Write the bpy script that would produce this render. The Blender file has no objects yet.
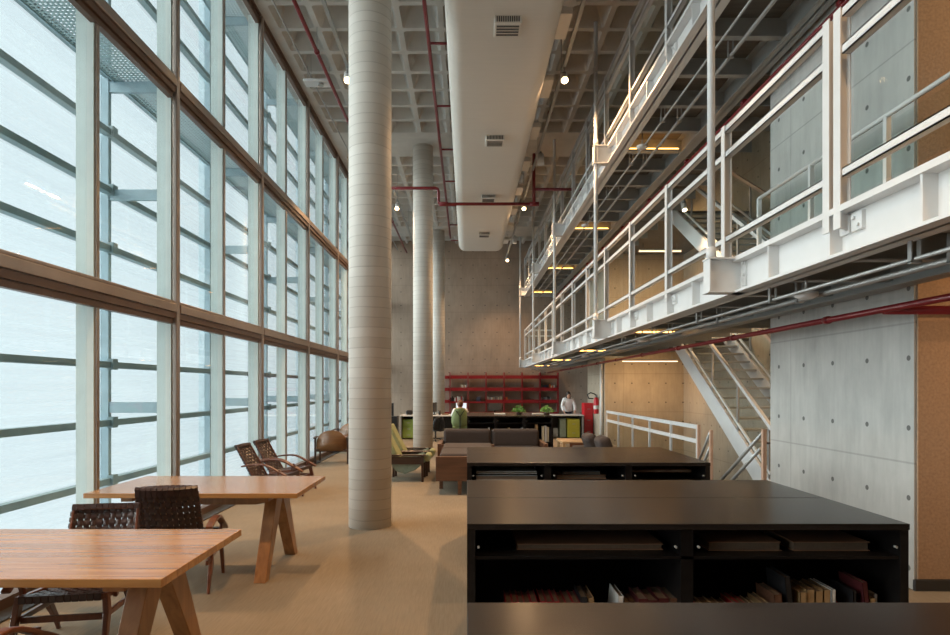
import bpy, math, random
from mathutils import Vector, Matrix
random.seed(7)
C = bpy.context.scene.collection
sc = bpy.context.scene
PI = math.pi

# ------------------------------------------------------------------ materials
def newmat(name):
    m = bpy.data.materials.new(name); m.use_nodes = True
    nt = m.node_tree
    b = nt.nodes['Principled BSDF']
    return m, nt, b
def N(nt, t, **kw):
    n = nt.nodes.new(t)
    for k, v in kw.items():
        setattr(n, k, v)
    return n
def L(nt, a, b): nt.links.new(a, b)
def mth(nt, op, a, b=None, c=None):
    n = nt.nodes.new('ShaderNodeMath'); n.operation = op
    for i, v in enumerate((a, b, c)):
        if v is None: continue
        if isinstance(v, (int, float)): n.inputs[i].default_value = v
        else: nt.links.new(v, n.inputs[i])
    return n.outputs[0]
def pos(nt, scale=(1, 1, 1), obj=False):
    tc = N(nt, 'ShaderNodeTexCoord') if obj else N(nt, 'ShaderNodeNewGeometry')
    mp = N(nt, 'ShaderNodeMapping'); mp.inputs['Scale'].default_value = scale
    L(nt, tc.outputs['Object' if obj else 'Position'], mp.inputs['Vector'])
    return mp.outputs['Vector']
def mixc(nt, fac, a, b, mode='MIX'):
    n = N(nt, 'ShaderNodeMix'); n.data_type = 'RGBA'; n.blend_type = mode
    for i, v in ((0, fac), (6, a), (7, b)):
        if isinstance(v, (int, float)): n.inputs[i].default_value = v
        elif isinstance(v, tuple): n.inputs[i].default_value = (*v, 1)
        else: L(nt, v, n.inputs[i])
    return n.outputs[2]
def mat(name, col, rough=.5, metal=0, var=.08, scale=6, bump=0, obj=False, stretch=(1, 1, 1), coat=0, spec=None):
    m, nt, b = newmat(name)
    b.inputs['Roughness'].default_value = rough
    b.inputs['Metallic'].default_value = metal
    b.inputs['Coat Weight'].default_value = coat
    if spec is not None: b.inputs['Specular IOR Level'].default_value = spec
    nz = N(nt, 'ShaderNodeTexNoise'); nz.inputs['Scale'].default_value = scale; nz.inputs['Detail'].default_value = 4
    L(nt, pos(nt, stretch, obj), nz.inputs['Vector'])
    lo = tuple(max(0, c * (1 - var)) for c in col); hi = tuple(min(1, c * (1 + var)) for c in col)
    r = N(nt, 'ShaderNodeMapRange'); r.inputs[1].default_value = .3; r.inputs[2].default_value = .7
    L(nt, nz.outputs['Fac'], r.inputs[0])
    L(nt, mixc(nt, r.outputs[0], lo, hi), b.inputs['Base Color'])
    if bump:
        bp = N(nt, 'ShaderNodeBump'); bp.inputs['Strength'].default_value = bump; bp.inputs['Distance'].default_value = .01
        L(nt, nz.outputs['Fac'], bp.inputs['Height']); L(nt, bp.outputs[0], b.inputs['Normal'])
    return m
def concrete(name, col, seam_off=0.0, hole=.022, u0=0.0, du=.5, seams=True):
    """board-marked concrete: tie holes, pour seams, stains"""
    m, nt, b = newmat(name)
    b.inputs['Roughness'].default_value = .75
    g = N(nt, 'ShaderNodeNewGeometry'); s = N(nt, 'ShaderNodeSeparateXYZ'); L(nt, g.outputs['Position'], s.inputs[0])
    u = mth(nt, 'ADD', s.outputs[0], s.outputs[1]); v = s.outputs[2]
    def cell(x, period, off):
        f = mth(nt, 'FRACT', mth(nt, 'DIVIDE', mth(nt, 'ADD', x, 100 * period - off), period))
        return mth(nt, 'MULTIPLY', mth(nt, 'SUBTRACT', f, .5), period)   # signed distance from the cell centre
    cu = cell(u, du, u0); cv = cell(v, .56, seam_off)
    d = mth(nt, 'SQRT', mth(nt, 'ADD', mth(nt, 'MULTIPLY', cu, cu), mth(nt, 'MULTIPLY', cv, cv)))
    hl = mth(nt, 'LESS_THAN', d, hole)
    su = mth(nt, 'GREATER_THAN', mth(nt, 'ABSOLUTE', cell(u, 2.0, u0)), 1.0 - .006)
    sv = mth(nt, 'GREATER_THAN', mth(nt, 'ABSOLUTE', cell(v, 1.12, seam_off)), .56 - .008)
    n1 = N(nt, 'ShaderNodeTexNoise'); n1.inputs['Scale'].default_value = 1.1; n1.inputs['Detail'].default_value = 8; n1.inputs['Roughness'].default_value = .65
    L(nt, pos(nt, (1, 1, .7)), n1.inputs['Vector'])
    n2 = N(nt, 'ShaderNodeTexNoise'); n2.inputs['Scale'].default_value = 14; n2.inputs['Detail'].default_value = 5
    L(nt, pos(nt, (1, 1, .15)), n2.inputs['Vector'])
    r = N(nt, 'ShaderNodeMapRange'); r.inputs[1].default_value = .3; r.inputs[2].default_value = .7
    L(nt, mth(nt, 'ADD', mth(nt, 'MULTIPLY', n1.outputs['Fac'], .7), mth(nt, 'MULTIPLY', n2.outputs['Fac'], .3)), r.inputs[0])
    c = mixc(nt, r.outputs[0], tuple(x * .72 for x in col), tuple(x * 1.2 for x in col))
    if seams:
        c = mixc(nt, mth(nt, 'MULTIPLY', mth(nt, 'MAXIMUM', su, sv), .38), c, tuple(x * .4 for x in col))
    c = mixc(nt, mth(nt, 'MULTIPLY', hl, .85), c, tuple(x * .15 for x in col))
    L(nt, c, b.inputs['Base Color'])
    bp = N(nt, 'ShaderNodeBump'); bp.inputs['Strength'].default_value = .25; bp.inputs['Distance'].default_value = .01
    L(nt, n2.outputs['Fac'], bp.inputs['Height']); L(nt, bp.outputs[0], b.inputs['Normal'])
    return m
def wood(name, dark, light, rough=.35, plank=0, axis=0, coat=.2, obj=True, k=1.0, spec=.5):
    m, nt, b = newmat(name); b.inputs['Specular IOR Level'].default_value = spec
    b.inputs['Roughness'].default_value = rough; b.inputs['Coat Weight'].default_value = coat; b.inputs['Coat Roughness'].default_value = .18
    st = [9 * k, 9 * k, 9 * k]; st[axis] = .7 * k
    n1 = N(nt, 'ShaderNodeTexNoise'); n1.inputs['Scale'].default_value = 2.2; n1.inputs['Detail'].default_value = 6; n1.inputs['Distortion'].default_value = .6
    L(nt, pos(nt, tuple(st), obj), n1.inputs['Vector'])
    r = N(nt, 'ShaderNodeMapRange'); r.inputs[1].default_value = .3; r.inputs[2].default_value = .7
    L(nt, n1.outputs['Fac'], r.inputs[0])
    c = mixc(nt, r.outputs[0], dark, light)
    if plank:
        tc = N(nt, 'ShaderNodeTexCoord'); s = N(nt, 'ShaderNodeSeparateXYZ'); L(nt, tc.outputs['Object'], s.inputs[0])
        q = mth(nt, 'DIVIDE', mth(nt, 'ADD', s.outputs[1], 50 * plank), plank)
        wn = N(nt, 'ShaderNodeTexWhiteNoise'); wn.noise_dimensions = '1D'; L(nt, mth(nt, 'FLOOR', q), wn.inputs['W'])
        c = mixc(nt, mth(nt, 'MULTIPLY', wn.outputs['Value'], .45), c, tuple(x * .75 for x in dark))
        gap = mth(nt, 'LESS_THAN', mth(nt, 'FRACT', q), .035)
        c = mixc(nt, mth(nt, 'MULTIPLY', gap, .6), c, tuple(x * .3 for x in dark))
    L(nt, c, b.inputs['Base Color'])
    return m
def glass(name, tint=(.93, .97, .97), refl=1.0):
    m = bpy.data.materials.new(name); m.use_nodes = True; nt = m.node_tree; nt.nodes.clear()
    o = N(nt, 'ShaderNodeOutputMaterial'); t = N(nt, 'ShaderNodeBsdfTransparent'); t.inputs[0].default_value = (*tint, 1)
    gl = N(nt, 'ShaderNodeBsdfGlossy'); gl.inputs['Roughness'].default_value = .02
    fr = N(nt, 'ShaderNodeLayerWeight'); fr.inputs[0].default_value = .5
    f5 = mth(nt, 'ADD', mth(nt, 'MULTIPLY', mth(nt, 'POWER', fr.outputs['Facing'], 5), .9 * refl), .025 * refl)
    mx = N(nt, 'ShaderNodeMixShader'); L(nt, f5, mx.inputs[0])
    L(nt, t.outputs[0], mx.inputs[1]); L(nt, gl.outputs[0], mx.inputs[2]); L(nt, mx.outputs[0], o.inputs[0])
    return m
def emit(name, col, s):
    m = bpy.data.materials.new(name); m.use_nodes = True; nt = m.node_tree; nt.nodes.clear()
    o = N(nt, 'ShaderNodeOutputMaterial'); e = N(nt, 'ShaderNodeEmission'); e.inputs[0].default_value = (*col, 1); e.inputs[1].default_value = s
    L(nt, e.outputs[0], o.inputs[0]); return m
def perforated(name, col, open_, trans=.5):
    """finely perforated sheet: holes far below a pixel, so a mix of see-through and solid"""
    m = bpy.data.materials.new(name); m.use_nodes = True; nt = m.node_tree; nt.nodes.clear()
    o = N(nt, 'ShaderNodeOutputMaterial'); t = N(nt, 'ShaderNodeBsdfTransparent')
    d = N(nt, 'ShaderNodeBsdfDiffuse'); d.inputs[0].default_value = (*col, 1)
    tl = N(nt, 'ShaderNodeBsdfTranslucent'); tl.inputs[0].default_value = (*col, 1)
    m1 = N(nt, 'ShaderNodeMixShader'); m1.inputs[0].default_value = trans
    L(nt, d.outputs[0], m1.inputs[1]); L(nt, tl.outputs[0], m1.inputs[2])
    wv = N(nt, 'ShaderNodeTexNoise'); wv.inputs['Scale'].default_value = 3; wv.inputs['Detail'].default_value = 3
    L(nt, pos(nt, (1, .12, 9)), wv.inputs['Vector'])
    f = mth(nt, 'ADD', mth(nt, 'MULTIPLY', mth(nt, 'SUBTRACT', wv.outputs['Fac'], .5), .35), 1 - open_)
    m2 = N(nt, 'ShaderNodeMixShader'); L(nt, f, m2.inputs[0])
    L(nt, t.outputs[0], m2.inputs[1]); L(nt, m1.outputs[0], m2.inputs[2]); L(nt, m2.outputs[0], o.inputs[0])
    return m
def grating(name, col, pitch=.11, bar=.3):
    m = bpy.data.materials.new(name); m.use_nodes = True; nt = m.node_tree; nt.nodes.clear()
    o = N(nt, 'ShaderNodeOutputMaterial'); t = N(nt, 'ShaderNodeBsdfTransparent')
    d = N(nt, 'ShaderNodeBsdfDiffuse'); d.inputs[0].default_value = (*col, 1)
    g = N(nt, 'ShaderNodeNewGeometry'); s = N(nt, 'ShaderNodeSeparateXYZ'); L(nt, g.outputs['Position'], s.inputs[0])
    a = mth(nt, 'LESS_THAN', mth(nt, 'FRACT', mth(nt, 'DIVIDE', mth(nt, 'ADD', s.outputs[0], 50), pitch)), bar)
    b = mth(nt, 'LESS_THAN', mth(nt, 'FRACT', mth(nt, 'DIVIDE', mth(nt, 'ADD', s.outputs[1], 50), pitch)), bar)
    m2 = N(nt, 'ShaderNodeMixShader'); L(nt, mth(nt, 'MAXIMUM', a, b), m2.inputs[0])
    L(nt, t.outputs[0], m2.inputs[1]); L(nt, d.outputs[0], m2.inputs[2]); L(nt, m2.outputs[0], o.inputs[0])
    return m

def carpet():
    m, nt, b = newmat('carpet'); b.inputs['Roughness'].default_value = .95; b.inputs['Specular IOR Level'].default_value = .15
    n1 = N(nt, 'ShaderNodeTexNoise'); n1.inputs['Scale'].default_value = 90; n1.inputs['Detail'].default_value = 3
    L(nt, pos(nt, (1, .06, 1)), n1.inputs['Vector'])
    n2 = N(nt, 'ShaderNodeTexNoise'); n2.inputs['Scale'].default_value = 1.2; n2.inputs['Detail'].default_value = 5
    L(nt, pos(nt), n2.inputs['Vector'])
    f = mth(nt, 'ADD', mth(nt, 'MULTIPLY', n1.outputs['Fac'], .5), mth(nt, 'MULTIPLY', n2.outputs['Fac'], .5))
    r = N(nt, 'ShaderNodeMapRange'); r.inputs[1].default_value = .35; r.inputs[2].default_value = .65; L(nt, f, r.inputs[0])
    c = mixc(nt, r.outputs[0], (.195, .157, .112), (.25, .203, .148))
    L(nt, c, b.inputs['Base Color'])
    return m
def column_mat():
    m, nt, b = newmat('column_concrete'); b.inputs['Roughness'].default_value = .6
    g = N(nt, 'ShaderNodeNewGeometry'); s = N(nt, 'ShaderNodeSeparateXYZ'); L(nt, g.outputs['Position'], s.inputs[0])
    nz = N(nt, 'ShaderNodeTexNoise'); nz.inputs['Scale'].default_value = 2.5; nz.inputs['Detail'].default_value = 4; L(nt, pos(nt), nz.inputs['Vector'])
    v = mth(nt, 'ADD', s.outputs[2], mth(nt, 'MULTIPLY', nz.outputs['Fac'], .035))
    q = mth(nt, 'DIVIDE', v, .115)
    ln = mth(nt, 'LESS_THAN', mth(nt, 'FRACT', q), .09)
    wn = N(nt, 'ShaderNodeTexWhiteNoise'); wn.noise_dimensions = '1D'; L(nt, mth(nt, 'FLOOR', q), wn.inputs['W'])
    c = mixc(nt, wn.outputs['Value'], (.63, .585, .525), (.69, .645, .585))
    c = mixc(nt, mth(nt, 'MULTIPLY', ln, mth(nt, 'MULTIPLY', nz.outputs['Fac'], .65)), c, (.33, .29, .25))
    L(nt, c, b.inputs['Base Color'])
    return m

M = {}
M['carpet'] = carpet()
M['column'] = column_mat()
M['conc_back'] = concrete('back_concrete', (.36, .275, .21), seam_off=.28)
M['conc_grey'] = concrete('grey_concrete', (.43, .425, .405), seam_off=1.0, u0=.1)
M['conc_warm'] = concrete('warm_concrete', (.40, .34, .26), seam_off=.9, u0=.25)
M['conc_plain'] = mat('plain_concrete', (.38, .36, .33), .8, var=.12, scale=2)
M['ceiling'] = mat('ceiling_concrete', (.56, .53, .485), .85, var=.08, scale=3)
M['cork'] = mat('brown_fibre_cladding', (.35, .23, .15), .85, var=.15, scale=45, bump=.3)
M['baseboard'] = mat('dark_baseboard', (.03, .03, .032), .5)
M['bronze'] = mat('bronze_metal', (.40, .325, .28), .32, metal=.75, var=.1, scale=3, stretch=(1, 1, .2))
M['bronze_dark'] = mat('dark_bronze_metal', (.17, .105, .075), .4, metal=.6)
M['alu'] = mat('pale_aluminium', (.74, .82, .79), .4, metal=.1, var=.04)
M['screen_steel'] = mat('screen_steel', (.24, .32, .33), .5, metal=.1)
M['post_steel'] = mat('post_steel', (.36, .48, .53), .5, metal=.1)
M['panel'] = perforated('perforated_panel', (.62, .68, .71), .80)
M['grating'] = grating('walkway_grating', (.55, .68, .70), .05, .42)
M['glass'] = glass('window_glass', (.91, .96, .965), 1.0)
M['rail_glass'] = glass('guard_glass', (.95, .975, .97), .12)
M['white'] = mat('white_painted_steel', (.68, .68, .675), .4, var=.03)
M['grey_steel'] = mat('grey_painted_steel', (.33, .34, .33), .5, var=.05)
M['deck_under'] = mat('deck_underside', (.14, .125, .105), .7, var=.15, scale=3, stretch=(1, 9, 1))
M['duct'] = mat('duct_fabric', (.66, .62, .56), .6, var=.025, scale=2, stretch=(1, 30, 1))
M['grille'] = mat('grille_dark', (.06, .06, .06), .5)
M['red_pipe'] = mat('red_pipe_paint', (.19, .012, .015), .35)
M['dark_pipe'] = mat('dark_conduit', (.13, .12, .12), .45, metal=.4)
M['steel'] = mat('galvanised_steel', (.36, .36, .35), .4, metal=.4)
M['black_case'] = wood('black_stained_wood', (.006, .005, .005), (.011, .0095, .009), .35, plank=0, axis=0, coat=0, spec=.3)
M['black_top'] = wood('black_stained_top', (.010, .008, .0075), (.020, .0165, .015), .24, plank=0, axis=0, coat=0, spec=.26)
M['table_wood'] = wood('honey_table_wood', (.33, .145, .04), (.56, .28, .09), .26, plank=.11, axis=0, coat=.6)
M['leg_wood'] = wood('honey_leg_wood', (.24, .105, .035), (.38, .18, .065), .35, axis=2)
M['chair_wood'] = wood('red_brown_wood', (.10, .03, .014), (.19, .062, .025), .3, axis=2, coat=.3)
M['dark_wood'] = wood('dark_brown_wood', (.03, .013, .008), (.06, .026, .013), .4, axis=0)
M['sofa_wood'] = wood('sofa_wood', (.08, .032, .015), (.14, .058, .027), .4, axis=0)
M['ply'] = wood('plywood', (.15, .065, .022), (.22, .10, .035), .4, axis=0)
M['pale_wood'] = wood('pale_wood', (.45, .29, .15), (.58, .4, .22), .5, axis=0)
M['salmon_wood'] = mat('pale_pink_wood', (.55, .36, .26), .5)
M['leather'] = mat('woven_leather', (.045, .022, .018), .33, var=.35, scale=20, coat=.1)
M['fabric'] = mat('brown_grey_fabric', (.045, .034, .031), .95, var=.15, scale=60, bump=.3)
M['green_cushion'] = mat('green_cushion', (.27, .29, .15), .9, var=.12, scale=30)
M['green_sling'] = mat('green_sling', (.22, .27, .21), .8, var=.1, scale=20)
M['teal'] = mat('dark_teal_fabric', (.05, .09, .075), .8)
M['red'] = mat('red_lacquer', (.25, .008, .012), .35)
M['red_ext'] = mat('extinguisher_red', (.62, .02, .03), .3)
M['black'] = mat('black_plastic', (.012, .012, .014), .4)
M['lime'] = mat('lime_lacquer', (.25, .34, .07), .45)
M['yellowgreen'] = mat('mustard_lacquer', (.42, .38, .04), .45)
M['white_top'] = mat('white_laminate', (.70, .68, .64), .4)
M['leaf'] = mat('leaf_green', (.12, .30, .035), .5, var=.3, scale=30)
M['skin'] = mat('skin', (.48, .27, .18), .6, var=.04)
M['blouse'] = mat('white_cloth', (.78, .76, .75), .9)
M['hair_dark'] = mat('dark_hair', (.025, .016, .012), .6)
M['hair_red'] = mat('auburn_hair', (.13, .045, .02), .6)
M['trousers'] = mat('dark_trousers', (.03, .03, .045), .9)
M['chair_green'] = mat('green_seat_shell', (.14, .19, .075), .6)
M['pages'] = mat('book_pages', (.13, .09, .06), .8, var=.1, scale=60)
M['tan'] = mat('tan_cover', (.25, .13, .07), .7)
M['grey_box'] = mat('grey_cover', (.22, .25, .27), .6)
M['lamp_warm'] = emit('warm_lamp_face', (1, .66, .32), 22)
M['tube_warm'] = emit('warm_tube', (1, .66, .38), 3)
M['tube_amber'] = emit('amber_tube', (1, .45, .10), 9)
M['lamp_small'] = emit('small_warm_lamp', (1, .72, .42), 14)
M['screen_on'] = emit('lit_screen', (.85, .92, 1), 1.0)
BOOKC = {
 'dark red': (.26, .014, .02), 'black': (.012, .012, .014), 'brown': (.10, .045, .025), 'cream': (.50, .42, .28),
 'tan': (.30, .19, .09), 'white': (.6, .58, .55), 'navy': (.02, .03, .07), 'orange': (.55, .12, .03), 'grey': (.2, .2, .2), 'maroon': (.07, .012, .014), 'green': (.04, .09, .05)}
for k, v in BOOKC.items(): M['book ' + k] = mat('book_cover_' + k.replace(' ', '_'), v, .5, var=.12, scale=40)

# ------------------------------------------------------------------ mesh building
class MB:
    def __init__(s): s.v = []; s.f = []; s.sm = []
    def add(s, vs, fs, smooth=False):
        o = len(s.v); s.v += [tuple(v) for v in vs]
        for f in fs: s.f.append(tuple(i + o for i in f)); s.sm.append(smooth)
        return s
    def box(s, x0, x1, y0, y1, z0, z1):
        x0, x1 = min(x0, x1), max(x0, x1); y0, y1 = min(y0, y1), max(y0, y1); z0, z1 = min(z0, z1), max(z0, z1)
        return s.add([(x0, y0, z0), (x1, y0, z0), (x1, y1, z0), (x0, y1, z0), (x0, y0, z1), (x1, y0, z1), (x1, y1, z1), (x0, y1, z1)],
              [(0, 3, 2, 1), (4, 5, 6, 7), (0, 1, 5, 4), (1, 2, 6, 5), (2, 3, 7, 6), (3, 0, 4, 7)])
    def bar(s, a, b, w, h, w2=None, h2=None, side=None):
        """rectangular bar from a to b; w along the side vector, h across it"""
        a = Vector(a); b = Vector(b); d = (b - a).normalized()
        sd = Vector(side) if side else (Vector((1, 0, 0)) if abs(d.x) < .8 else Vector((0, 1, 0)))
        up = d.cross(sd).normalized(); sd = up.cross(d).normalized()
        w2 = w if w2 is None else w2; h2 = h if h2 is None else h2
        vs = []
        for p, ww, hh in ((a, w, h), (b, w2, h2)):
            for i, j in ((-1, -1), (1, -1), (1, 1), (-1, 1)): vs.append(p + sd * (i * ww / 2) + up * (j * hh / 2))
        return s.add(vs, [(3, 2, 1, 0), (4, 5, 6, 7), (0, 1, 5, 4), (1, 2, 6, 5), (2, 3, 7, 6), (3, 0, 4, 7)])
    def cyl(s, a, b, r, r2=None, n=14, caps=True):
        a = Vector(a); b = Vector(b); d = (b - a).normalized(); r2 = r if r2 is None else r2
        u = d.orthogonal().normalized(); w = d.cross(u)
        vs = [p + (u * math.cos(t) + w * math.sin(t)) * q for p, q in ((a, r), (b, r2)) for t in (2 * PI * i / n for i in range(n))]
        s.add(vs, [(i, (i + 1) % n, n + (i + 1) % n, n + i) for i in range(n)], True)
        if caps: s.add(vs[:n], [tuple(reversed(range(n)))]); s.add(vs[n:], [tuple(range(n))])
        return s
    def tube(s, pts, r, n=10):
        pts = [Vector(p) for p in pts]; rings = []; prev = None
        for i, p in enumerate(pts):
            d = (pts[min(i + 1, len(pts) - 1)] - pts[max(i - 1, 0)]).normalized()
            u = d.orthogonal().normalized() if prev is None else (prev - d * prev.dot(d)).normalized()
            prev = u; w = d.cross(u); rr = r[i] if isinstance(r, (list, tuple)) else r
            rings += [p + (u * math.cos(2 * PI * k / n) + w * math.sin(2 * PI * k / n)) * rr for k in range(n)]
        fs = [(j * n + i, j * n + (i + 1) % n, (j + 1) * n + (i + 1) % n, (j + 1) * n + i) for j in range(len(pts) - 1) for i in range(n)]
        s.add(rings, fs, True)
        s.add(rings[:n], [tuple(reversed(range(n)))]); s.add(rings[-n:], [tuple(range(n))]); return s
    def sweep(s, pts, w, h, side):
        """flat band of section w (along side) x h swept along pts"""
        pts = [Vector(p) for p in pts]; sd = Vector(side).normalized(); vs = []
        for i, p in enumerate(pts):
            d = (pts[min(i + 1, len(pts) - 1)] - pts[max(i - 1, 0)]).normalized(); up = d.cross(sd).normalized()
            ww = w[i] if isinstance(w, (list, tuple)) else w; hh = h[i] if isinstance(h, (list, tuple)) else h
            for a, b in ((-1, -1), (1, -1), (1, 1), (-1, 1)): vs.append(p + sd * (a * ww / 2) + up * (b * hh / 2))
        n = len(pts)
        fs = [(j * 4 + i, j * 4 + (i + 1) % 4, (j + 1) * 4 + (i + 1) % 4, (j + 1) * 4 + i) for j in range(n - 1) for i in range(4)]
        fs += [(3, 2, 1, 0), tuple((n - 1) * 4 + k for k in range(4))]
        return s.add(vs, fs)
    def lathe(s, prof, c=(0, 0, 0), n=24, a0=0, a1=2 * PI):
        full = abs(a1 - a0 - 2 * PI) < 1e-6; m = n if full else n + 1
        vs = [(c[0] + r * math.cos(a0 + (a1 - a0) * i / n), c[1] + r * math.sin(a0 + (a1 - a0) * i / n), c[2] + z) for r, z in prof for i in range(m)]
        fs = [(j * m + i, j * m + (i + 1) % m, (j + 1) * m + (i + 1) % m, (j + 1) * m + i) for j in range(len(prof) - 1) for i in range(n)]
        return s.add(vs, fs, True)
    def prism(s, poly, ax, a, b):
        """extrude the 2-D polygon along axis ax from a to b"""
        def P(p, t): q = list(p); q.insert(ax, t); return tuple(q)
        n = len(poly)
        return s.add([P(p, a) for p in poly] + [P(p, b) for p in poly],
            [tuple(reversed(range(n))), tuple(range(n, 2 * n))] + [(i, (i + 1) % n, n + (i + 1) % n, n + i) for i in range(n)])
    def ball(s, c, r, sx=1, sy=1, sz=1, n=14, m=9):
        prof = [(r * math.sin(PI * j / m), -r * math.cos(PI * j / m)) for j in range(m + 1)]
        vs = [(c[0] + q * math.cos(2 * PI * i / n) * sx, c[1] + q * math.sin(2 * PI * i / n) * sy, c[2] + z * sz) for q, z in prof for i in range(n)]
        return s.add(vs, [(j * n + i, j * n + (i + 1) % n, (j + 1) * n + (i + 1) % n, (j + 1) * n + i) for j in range(m) for i in range(n)], True)
    def build(s, name, m, parent=None, bevel=0, seg=2, sub=0, **props):
        me = bpy.data.meshes.new(name); me.from_pydata(s.v, [], s.f)
        me.polygons.foreach_set('use_smooth', s.sm); me.materials.append(m if not isinstance(m, str) else M[m])
        me.validate(); me.update()
        # consistent normals
        import bmesh
        bm = bmesh.new(); bm.from_mesh(me); bmesh.ops.remove_doubles(bm, verts=bm.verts, dist=1e-6); bmesh.ops.recalc_face_normals(bm, faces=bm.faces); bm.to_mesh(me); bm.free()
        o = bpy.data.objects.new(name, me); C.objects.link(o)
        if parent is not None: o.parent = parent
        if bevel:
            b = o.modifiers.new('bevel', 'BEVEL'); b.width = bevel; b.segments = seg; b.limit_method = 'ANGLE'
        if sub:
            b = o.modifiers.new('sub', 'SUBSURF'); b.levels = sub; b.render_levels = sub
        for k, v in props.items(): o[k] = v
        return o
def B(x0, x1, y0, y1, z0, z1): return MB().box(x0, x1, y0, y1, z0, z1)
def tag(o, label, cat, group=None, kind=None):
    o['label'] = label; o['category'] = cat
    if group: o['group'] = group
    if kind: o['kind'] = kind
    return o
def thing(name, label, cat, loc=(0, 0, 0), rz=0, group=None):
    o = bpy.data.objects.new(name, None); C.objects.link(o); o.empty_display_size = .1
    o.location = loc; o.rotation_euler = (0, 0, rz)
    return tag(o, label, cat, group)
def struct(name, mb, m, parent=None, **kw):
    o = mb.build(name, m, parent, **kw)
    if parent is None: o['kind'] = 'structure'
    return o
kids = {}
def dup(o, loc=None, rz=None, label=None, group=None, parent=None):
    c = o.copy(); C.objects.link(c)
    if parent is not None: c.parent = parent
    if loc is not None: c.location = loc
    if rz is not None: c.rotation_euler = (0, 0, rz)
    if label: c['label'] = label
    if group: c['group'] = group
    for ch in list(o.children): dup(ch, parent=c)
    return c
ORD = ['nearest', 'second', 'third', 'fourth', 'fifth', 'sixth', 'seventh', 'eighth', 'ninth', 'tenth', 'eleventh', 'twelfth', 'thirteenth', 'fourteenth', 'fifteenth', 'sixteenth']

# ------------------------------------------------------------------ camera, world, sun
cam = bpy.data.cameras.new('camera'); co = bpy.data.objects.new('camera', cam); C.objects.link(co)
co.location = (0, 0, 1.6); co.rotation_euler = (PI / 2, 0, 0)
cam.sensor_width = 36; cam.lens = 600 / 950 * 36
cam.shift_x = 8 / 950; cam.shift_y = 70.5 / 950; cam.clip_start = .05; cam.clip_end = 200
sc.camera = co
w = bpy.data.worlds.new('world'); sc.world = w; w.use_nodes = True
bg = w.node_tree.nodes['Background']; bg.inputs[0].default_value = (.83, .90, .945, 1); bg.inputs[1].default_value = .87
sun = bpy.data.lights.new('added_soft_sun', 'SUN'); sun.energy = 9.0; sun.angle = math.radians(70); sun.color = (1.0, .985, .96)  # very broad sun, added to strengthen the daylight indoors
so = bpy.data.objects.new('added_soft_sun', sun); C.objects.link(so)
so.rotation_euler = Vector((1, .15, -.42)).to_track_quat('-Z', 'Y').to_euler()
sc.view_settings.view_transform = 'Standard'; sc.view_settings.look = 'None'; sc.view_settings.gamma = 1
sc.view_settings.use_curve_mapping = False; sc.view_settings.exposure = 0.12
sc.cycles.max_bounces = 8; sc.cycles.diffuse_bounces = 5; sc.cycles.transparent_max_bounces = 24; sc.cycles.glossy_bounces = 4
sc.cycles.sample_clamp_indirect = 6; sc.cycles.use_denoising = True; sc.cycles.caustics_reflective = False; sc.cycles.caustics_refractive = False

# ------------------------------------------------------------------ shell
YB, CEIL = 25.0, 7.62
fl = MB().box(-3.6, 4.1, -1.7, YB, -.25, 0).box(4.1, 9, -1.7, 9.0, -.25, 0)
struct('floor', fl, 'carpet')
struct('floor_lower', B(4.1, 6.4, 9, 17.65, -3.2, -3.0), 'conc_plain')
struct('wall_stairwell', MB().box(3.9, 4.1, 9, 17.65, -3.2, -.25).box(4.1, 6.4, 8.8, 9, -3.2, -.25), 'conc_warm')
struct('wall_back', B(-3.6, 9, YB, YB + .3, -.25, CEIL + .5), 'conc_back')
struct('wall_unseen_behind', B(-5, 9.3, -2, -1.7, -.25, CEIL + .5), 'conc_plain')  # unseen wall, drawn in close to the camera to block light from behind
struct('wall_right', MB().box(9, 9.3, -1.7, YB, -.25, CEIL + .5), 'conc_plain')
wb = struct('wall_grey_block', MB().box(3.54, 9, 4.75, 7.0, -.25, CEIL + .3), 'conc_grey')
B(3.56, 8.98, 4.735, 4.75, .09, CEIL).build('cladding', 'cork', wb)
struct('baseboard_right', B(3.53, 9, 4.72, 4.75, 0, .085), 'baseboard')
struct('wall_stair_side', B(6.37, 6.7, 7, 17.7, -3.2, CEIL + .3), 'conc_warm')
struct('wall_far_block', B(4.05, 9, 17.65, 20.15, -3.2, CEIL + .3), 'conc_warm')

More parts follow.
